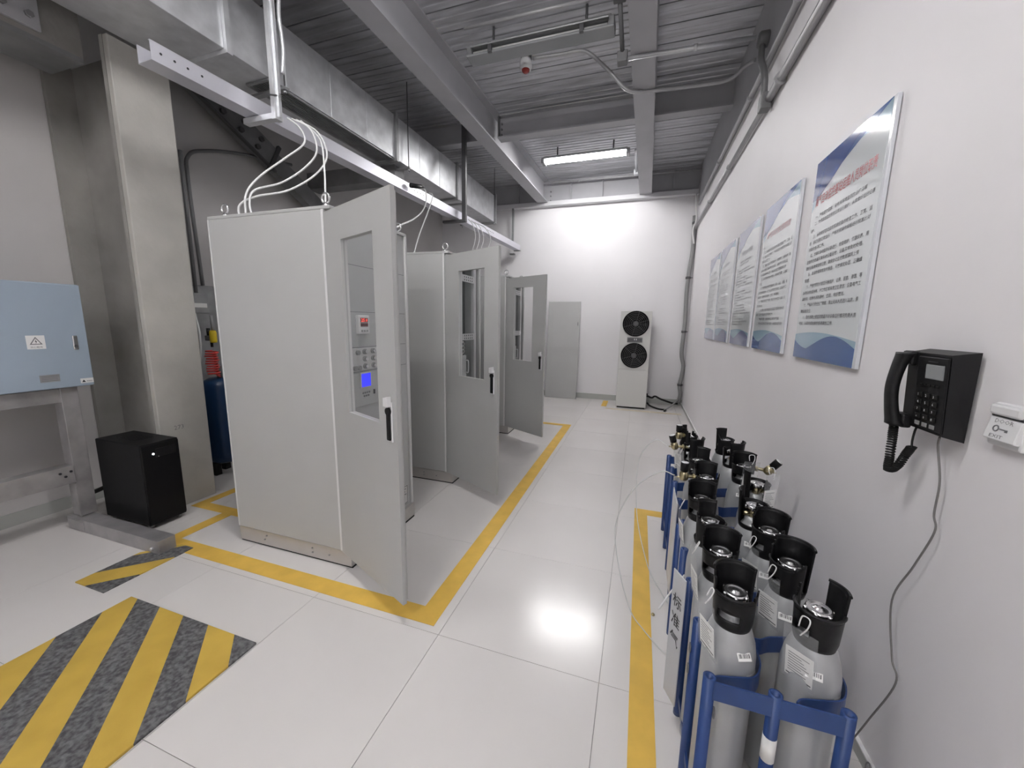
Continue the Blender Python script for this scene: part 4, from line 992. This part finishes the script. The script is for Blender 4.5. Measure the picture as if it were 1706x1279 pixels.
def make_cylinder():
    t = thing('gas_cylinder', 'x', 'gas cylinder')
    MB().lathe([(0, 0.004), (R - 0.012, 0.004), (R, 0.02), (R, 0.575), (R * 0.985, 0.605), (R * 0.90, 0.645), (R * 0.74, 0.68), (R * 0.52, 0.705), (0.030, 0.715), (0.030, 0.735), (0, 0.735)], 32).build('body', 'cyl_grey', t)
    # valve
    vb = MB().lathe([(0.0, 0.73), (0.016, 0.735), (0.017, 0.758), (0.012, 0.762), (0.012, 0.772), (0, 0.772)], 16)
    vb.cyl((0.0, 0, 0.748), (0.040, 0, 0.748), 0.010, 12)
    v_ = vb.build('valve', 'brass', t)
    wh = MB().lathe([(0, 0.770), (0.020, 0.770), (0.030, 0.775), (0.033, 0.781), (0.031, 0.7885), (0.027, 0.7890), (0.024, 0.7865), (0.012, 0.7865), (0.010, 0.791), (0, 0.791)], 24).build('handwheel', 'chrome', t)
    for a in range(6):
        MB().lathe([(0, 0.7715), (0.0055, 0.7715), (0.006, 0.780), (0.005, 0.7875), (0, 0.7875)], 10, o=(0.0315 * math.cos(a * math.pi / 3), 0.0315 * math.sin(a * math.pi / 3), 0)).build('grip_lobe', 'chrome', wh)
    build_guard(t, 'tall_back')
    return t
def sticker(parent, name, a0, a1, z0, z1, m, r=R + 0.0006, n=8):
    vs = []
    for i in range(n + 1):
        a = D2R(a0 + (a1 - a0) * i / n)
        vs += [(r * math.cos(a), r * math.sin(a), z0), (r * math.cos(a), r * math.sin(a), z1)]
    return MB().add(vs, [(2 * i, 2 * i + 2, 2 * i + 3, 2 * i + 1) for i in range(n)], True).build(name, m, parent)
proto = make_cylinder()
def cone_sticker(parent, ang, m_text=True):
    """bar code label laid on the sloping shoulder"""
    M_ = Matrix.Rotation(D2R(ang), 4, 'Z') @ frame((0, 1, 0), (-0.62, 0, 0.785), (0.785, 0, 0.62), (R * 0.955, 0, 0.632))
    s = MB(M_).box(-0.019, -0.009, 0.0012, 0.019, 0.011, 0.0024).build('shoulder_label', 'paper', parent)
    u = -0.015; q = 0
    while u < 0.015:
        w_ = (0.0012, 0.0022, 0.0016, 0.0009)[q % 4]
        MB(M_).box(u, -0.002, 0.0024, u + w_, 0.008, 0.0027).build('bar', 'ink', s); u += w_ + (0.0016, 0.0012, 0.0023)[q % 3]; q += 1
    return s
def hang_card(parent, ang, dz=0.0, bag=True, tilt=0.12):
    """certificate card in a clear bag, tied to the guard with a cable tie"""
    M_ = Matrix.Rotation(D2R(ang), 4, 'Z') @ Matrix.Translation((0.080, 0, 0.665 + dz)) @ Matrix.Rotation(tilt, 4, 'Y') @ frame((0, 1, 0), (0, 0, 1), (1, 0, 0))
    c = MB(M_).box(-0.033, -0.095, 0.0, 0.033, 0.0, 0.0012).build('certificate_card', 'card', parent)
    for i in range(8):
        wd = 0.05 - (i * 7 % 4) * 0.006
        MB(M_).box(-0.026, -0.016 - i * 0.0085, 0.0012, -0.026 + wd, -0.0135 - i * 0.0085, 0.0014).build('printed_line', 'ink_grey', c)
    MB(M_).box(-0.030, -0.090, 0.0012, 0.030, -0.086, 0.0014).build('printed_line', 'ink', c)
    if bag:
        MB(M_).box(-0.040, -0.105, 0.0022, 0.040, 0.075, 0.0028).build('clear_bag', 'bag', parent)
    p = [M_ @ Vector(q) for q in ((0, 0.06, 0.004), (0.012, 0.085, -0.004), (0.012, 0.105, -0.016), (-0.008, 0.10, -0.022), (-0.010, 0.075, -0.008))]
    MB().tube(smooth_path(p, 5), 0.0018, 6).build('cable_tie', 'hose_white', parent)
def regulator(parent, ang, rise=0.0, lean=0.12):
    M_ = Matrix.Rotation(D2R(ang), 4, 'Z') @ Matrix.Translation((0, 0, rise))
    rg_ = MB(M_).cyl((0.036, 0, 0.752), (0.115, 0, 0.755), 0.0085, 10).cyl((0.055, 0, 0.752), (0.068, 0, 0.7525), 0.016, 6).build('regulator', 'brass', parent)
    MB(M_).lathe([(0, -0.02), (0.016, -0.02), (0.022, -0.01), (0.022, 0.016), (0.017, 0.024), (0.012, 0.03), (0, 0.03)], 18, o=(0.115, 0, 0.755), ax=(lean, 0, 1)).build('regulator_body', 'brass', rg_)
    MB(M_).cyl((0.115, 0, 0.752), (0.150, 0.0, 0.750), 0.006, 8, 0.004).build('outlet_nipple', 'brass', rg_)
    MB(M_).cyl((0.115, 0, 0.755), (0.115, -0.036, 0.752), 0.006, 8).build('side_port', 'brass', rg_)
    kn = MB(M_).lathe([(0.0, 0.030), (0.020, 0.030), (0.0205, 0.070), (0.019, 0.074), (0.0, 0.0745)], 20, o=(0.115, 0, 0.755), ax=(lean, 0, 1)).build('pressure_knob', 'black_plastic', rg_)
    MB(M_).lathe([(0.0, 0.0748), (0.018, 0.0748), (0.018, 0.0756), (0.0, 0.0758)], 20, o=(0.115, 0, 0.755), ax=(lean, 0, 1)).build('knob_label', 'white_plastic', kn)
ORD = ['nearest', 'second', 'third', 'fourth']
SPOTS = []
for k_ in range(4):
    SPOTS.append((0.315, 1.165 + 0.215 * k_, 0, k_, 0)); SPOTS.append((0.520, 1.165 + 0.215 * k_, 0, k_, 1))
for k_ in range(4):
    SPOTS.append((0.375, 2.085 + 0.255 * k_, 1, k_, 0)); SPOTS.append((0.600, 2.085 + 0.255 * k_, 1, k_, 1))
TURN = {(0, 0, 0): 22, (0, 0, 1): -62, (0, 1, 0): 5, (0, 1, 1): -25, (0, 2, 0): 75, (0, 2, 1): -15, (0, 3, 0): 15, (0, 3, 1): 190, (1, 0, 0): 30, (1, 0, 1): 10,
        (1, 1, 0): 170, (1, 1, 1): 5, (1, 2, 0): -120, (1, 2, 1): 240, (1, 3, 0): 100, (1, 3, 1): 180}
first = True
CYL = {}
for (x, y, rk, k_, side) in SPOTS:
    o = proto if first else copy_tree(proto)
    o.location = (x, y, 0.018)
    o['label'] = '%s grey gas cylinder of the %s row in the %s blue rack' % (ORD[k_], 'wall side' if side else 'aisle side', 'farther' if rk else 'nearer')
    if k_ == 0: o['label'] = 'grey gas cylinder leading the %s row of the %s blue rack' % ('wall side' if side else 'aisle side', 'farther' if rk else 'nearer')
    if k_ == 3: o['label'] = 'grey gas cylinder ending the %s row of the %s blue rack' % ('wall side' if side else 'aisle side', 'farther' if rk else 'nearer')
    o['group'] = 'grey gas cylinders with black guards in the blue racks'
    tr_ = D2R(TURN[(rk, k_, side)])
    for ch in kids(o):
        if ch.name.startswith(('valve_guard', 'valve', 'handwheel')): ch.rotation_euler = (0, 0, tr_)
    CYL[(rk, k_, side)] = o
    first = False
for key, turn in (((0, 0, 1), -22), ((0, 2, 0), 60), ((0, 3, 1), 120), ((1, 0, 1), 150), ((1, 1, 0), 20), ((1, 3, 1), 70)):
    o = CYL[key]
    for ch in kids(o):
        if ch.name.startswith('valve_guard'):
            for g_ in kids(ch): bpy.data.objects.remove(g_)
            bpy.data.objects.remove(ch)
    build_guard(o, 'open_back').rotation_euler = (0, 0, D2R(turn))
for key, o in CYL.items():
    rk, k_, side = key
    if rk == 0 or k_ < 2:
        cone_sticker(o, -70 if side == 0 else -105)
        if k_ < 2 and rk == 0:
            sticker(o, 'hazard_label', -60, -25, 0.50, 0.575, 'paper')
            sticker(o, 'hazard_mark', -54, -46, 0.535, 0.555, 'ink', R + 0.0012)
hang_card(CYL[(0, 0, 0)], 205, 0.03); hang_card(CYL[(0, 0, 1)], 228, 0.02, tilt=0.16); hang_card(CYL[(0, 1, 0)], 190, 0.04)
hang_card(CYL[(0, 1, 1)], 215, 0.02); hang_card(CYL[(0, 2, 1)], 215, 0.0); hang_card(CYL[(0, 3, 0)], 190, 0.0); hang_card(CYL[(1, 0, 1)], -60, 0.12, tilt=0.05)
hang_card(CYL[(1, 2, 0)], 200, 0.0); hang_card(CYL[(1, 3, 0)], 215, 0.0); hang_card(CYL[(1, 1, 1)], -80, 0.10)
regulator(CYL[(1, 0, 0)], 195, 0.03, -0.02); regulator(CYL[(1, 2, 0)], 190, 0.03, 0.3); regulator(CYL[(1, 3, 0)], 230, 0.05, 0.0); regulator(CYL[(1, 1, 1)], -20, 0.03, 0.7)

# ------------------------------------------------------------------ blue cylinder racks
def rack(label, x0, x1, ys, z=0.605):
    t = thing('cylinder_rack', label, 'rack', (x0, ys[0], 0)); y0 = ys[0]; xm = (x1 - x0) / 2; wd = x1 - x0
    for y in ys:
        for x in ((0, xm, wd) if y in (ys[0], ys[-1]) else (0, wd)):
            p = MB().tube([(x, y - y0, 0.02), (x, y - y0, z)], 0.0165, 16, cap=False)
            p.lathe([(0.0165, z), (0.009, z), (0.009, z - 0.03), (0, z - 0.03)], 16, o=(x, y - y0, 0))
            p.lathe([(0.0165, 0.02), (0.0165, 0.0), (0, 0.0)], 16, o=(x, y - y0, 0))
            p.build('post', 'rack_blue', t)
    for y in (ys[0], ys[-1]):
        MB().box(0.010, y - y0 - 0.014, z - 0.06, wd - 0.010, y - y0 - 0.009, z - 0.004).build('end_bar', 'rack_blue', t)
        MB().box(0.010, y - y0 - 0.010, 0.07, wd - 0.010, y - y0 + 0.010, 0.10).build('foot_bar', 'rack_blue', t)
    for x in (0, wd):
        MB().box(x - 0.004, 0.0, 0.07, x + 0.004, ys[-1] - y0, 0.10).build('side_bar', 'rack_blue', t)
    return t
def strap(t, pts, z, h=0.055, th=0.004):
    """flat steel band standing on edge along a plan curve"""
    P = smooth_path([(p[0], p[1], 0) for p in pts], 8); vs = []
    for i, p in enumerate(P):
        d = (P[min(i + 1, len(P) - 1)] - P[max(i - 1, 0)]).normalized(); nn = Vector((-d.y, d.x, 0)) * th / 2
        for q, zz_ in ((p - nn, z - h), (p + nn, z - h), (p + nn, z), (p - nn, z)): vs.append((q.x, q.y, zz_))
    fs = [(4 * i + a, 4 * i + (a + 1) % 4, 4 * i + 4 + (a + 1) % 4, 4 * i + 4 + a) for i in range(len(P) - 1) for a in range(4)]
    fs += [(0, 1, 2, 3), (4 * (len(P) - 1), 4 * (len(P) - 1) + 3, 4 * (len(P) - 1) + 2, 4 * (len(P) - 1) + 1)]
    return MB().add(vs, fs).build('strap', 'rack_blue', t)
ys1 = [1.055 + 0.215 * i for i in range(5)]
r1 = rack('nearer blue steel rack of gas cylinders with a ring-topped front bar', 0.248, 0.567, ys1)
for y in ys1[:1]:
    for cxl in (0.315, 0.520):
        strap(r1, [(cxl - 0.248 - 0.062, 0.004), (cxl - 0.248 - 0.045, 0.018), (cxl - 0.248, 0.030), (cxl - 0.248 + 0.055, 0.050), (cxl - 0.248 + 0.083, 0.10), (cxl - 0.248 + 0.088, 0.16)], 0.595)
for i in range(1, 4):
    yv = 0.215 * i
    strap(r1, [(0.0, yv), (0.03, yv + 0.020), (0.067, yv + 0.030), (0.12, yv + 0.012), (0.1695, yv - 0.01), (0.21, yv + 0.012), (0.272, yv + 0.030), (0.30, yv + 0.020), (0.319, yv)], 0.595)
lbp = MB().lathe([(0.0170, 0.40), (0.0172, 0.40), (0.0172, 0.475), (0.0170, 0.475)], 16, o=(0.1595, 0, 0)).build('post_label', 'paper', r1)
SGA = D2R(-64)
SGM = frame((math.cos(SGA), math.sin(SGA), 0), (0, 0, 1), (math.sin(SGA), -math.cos(SGA), 0), (-0.044, 0.365, 0))
sg = MB(SGM).box(-0.040, 0.13, 0.0, 0.040, 0.66, 0.005, 0.002).build('name_sign', 'sign_grey', r1)
for i, ch in enumerate('标准气'):
    lettering(ch, 'ink', sg, SGM @ Matrix.Translation((-0.027, 0.52 - 0.078 * i, 0.0056)), width=0.054, height=0.055, bold=0.012)
ys2 = [1.965 + 0.255 * i for i in range(5)]
r2 = rack('farther blue steel rack of gas cylinders towards the end wall', 0.272, 0.700, ys2)
for i in range(1, 4):
    yv = 0.255 * i
    strap(r2, [(0.0, yv), (0.05, yv + 0.022), (0.103, yv + 0.030), (0.16, yv + 0.012), (0.214, yv - 0.01), (0.27, yv + 0.012), (0.328, yv + 0.030), (0.38, yv + 0.022), (0.428, yv)], 0.595)
MB(frame((0, -1, 0), (0, 0, 1), (-1, 0, 0), (-0.020, 0.22, 0))).box(-0.11, 0.10, 0.0, 0.11, 0.64, 0.006, 0.002).build('name_sign', 'galv', r2)
# small green-grey hooks on the nearer rack posts
for (x, y, z) in ((-0.018, 0.215, 0.50), (0.018, -0.004, 0.50), (0.373, -0.004, 0.47), (-0.018, 0.215, 0.42)):
    MB().tube([(x, y - 0.004 + 0.010 * math.cos(a * math.pi / 6), z + 0.016 * math.sin(a * math.pi / 6)) for a in range(12)], 0.0022, 6, closed=True).build('chain_ring', 'conduit_dark', r1)

# ------------------------------------------------------------------ loose gas tubes on the floor side
hose('clear thin gas tube arching from the near regulator down to the floor tape', [(0.222, 2.06, 0.800), (0.15, 2.08, 0.80), (0.02, 2.12, 0.66), (-0.06, 2.14, 0.42), (-0.02, 2.08, 0.18), (0.05, 1.98, 0.03), (0.12, 1.88, 0.012), (0.20, 1.78, 0.012), (0.25, 1.74, 0.02)], 0.0028, 'hose_clear', 'gas_tube', 'hose')
hose('clear thin gas tube arching from the farther regulator to the rack foot', [(0.222, 2.58, 0.800), (0.14, 2.60, 0.82), (0.05, 2.62, 0.66), (0.06, 2.50, 0.34), (0.14, 2.32, 0.10), (0.22, 2.20, 0.02), (0.25, 2.12, 0.02)], 0.0028, 'hose_clear', 'gas_tube', 'hose')
hose('white cable tie tail sticking out of the nearer rack towards the tape', [(0.25, 1.64, 0.52), (0.20, 1.60, 0.46), (0.15, 1.55, 0.40)], 0.004, 'hose_white', 'cable_tie', 'cable tie')
fs_ = thing('floor_stud', 'tiny brass stud lying on the floor near the yellow tape', 'stud', (0.17, 2.02, 0.0))
MB().lathe([(0, 0), (0.008, 0), (0.010, 0.006), (0.006, 0.012), (0, 0.013)], 12).build('stud_head', 'brass', fs_)

bpy.context.view_layer.update()
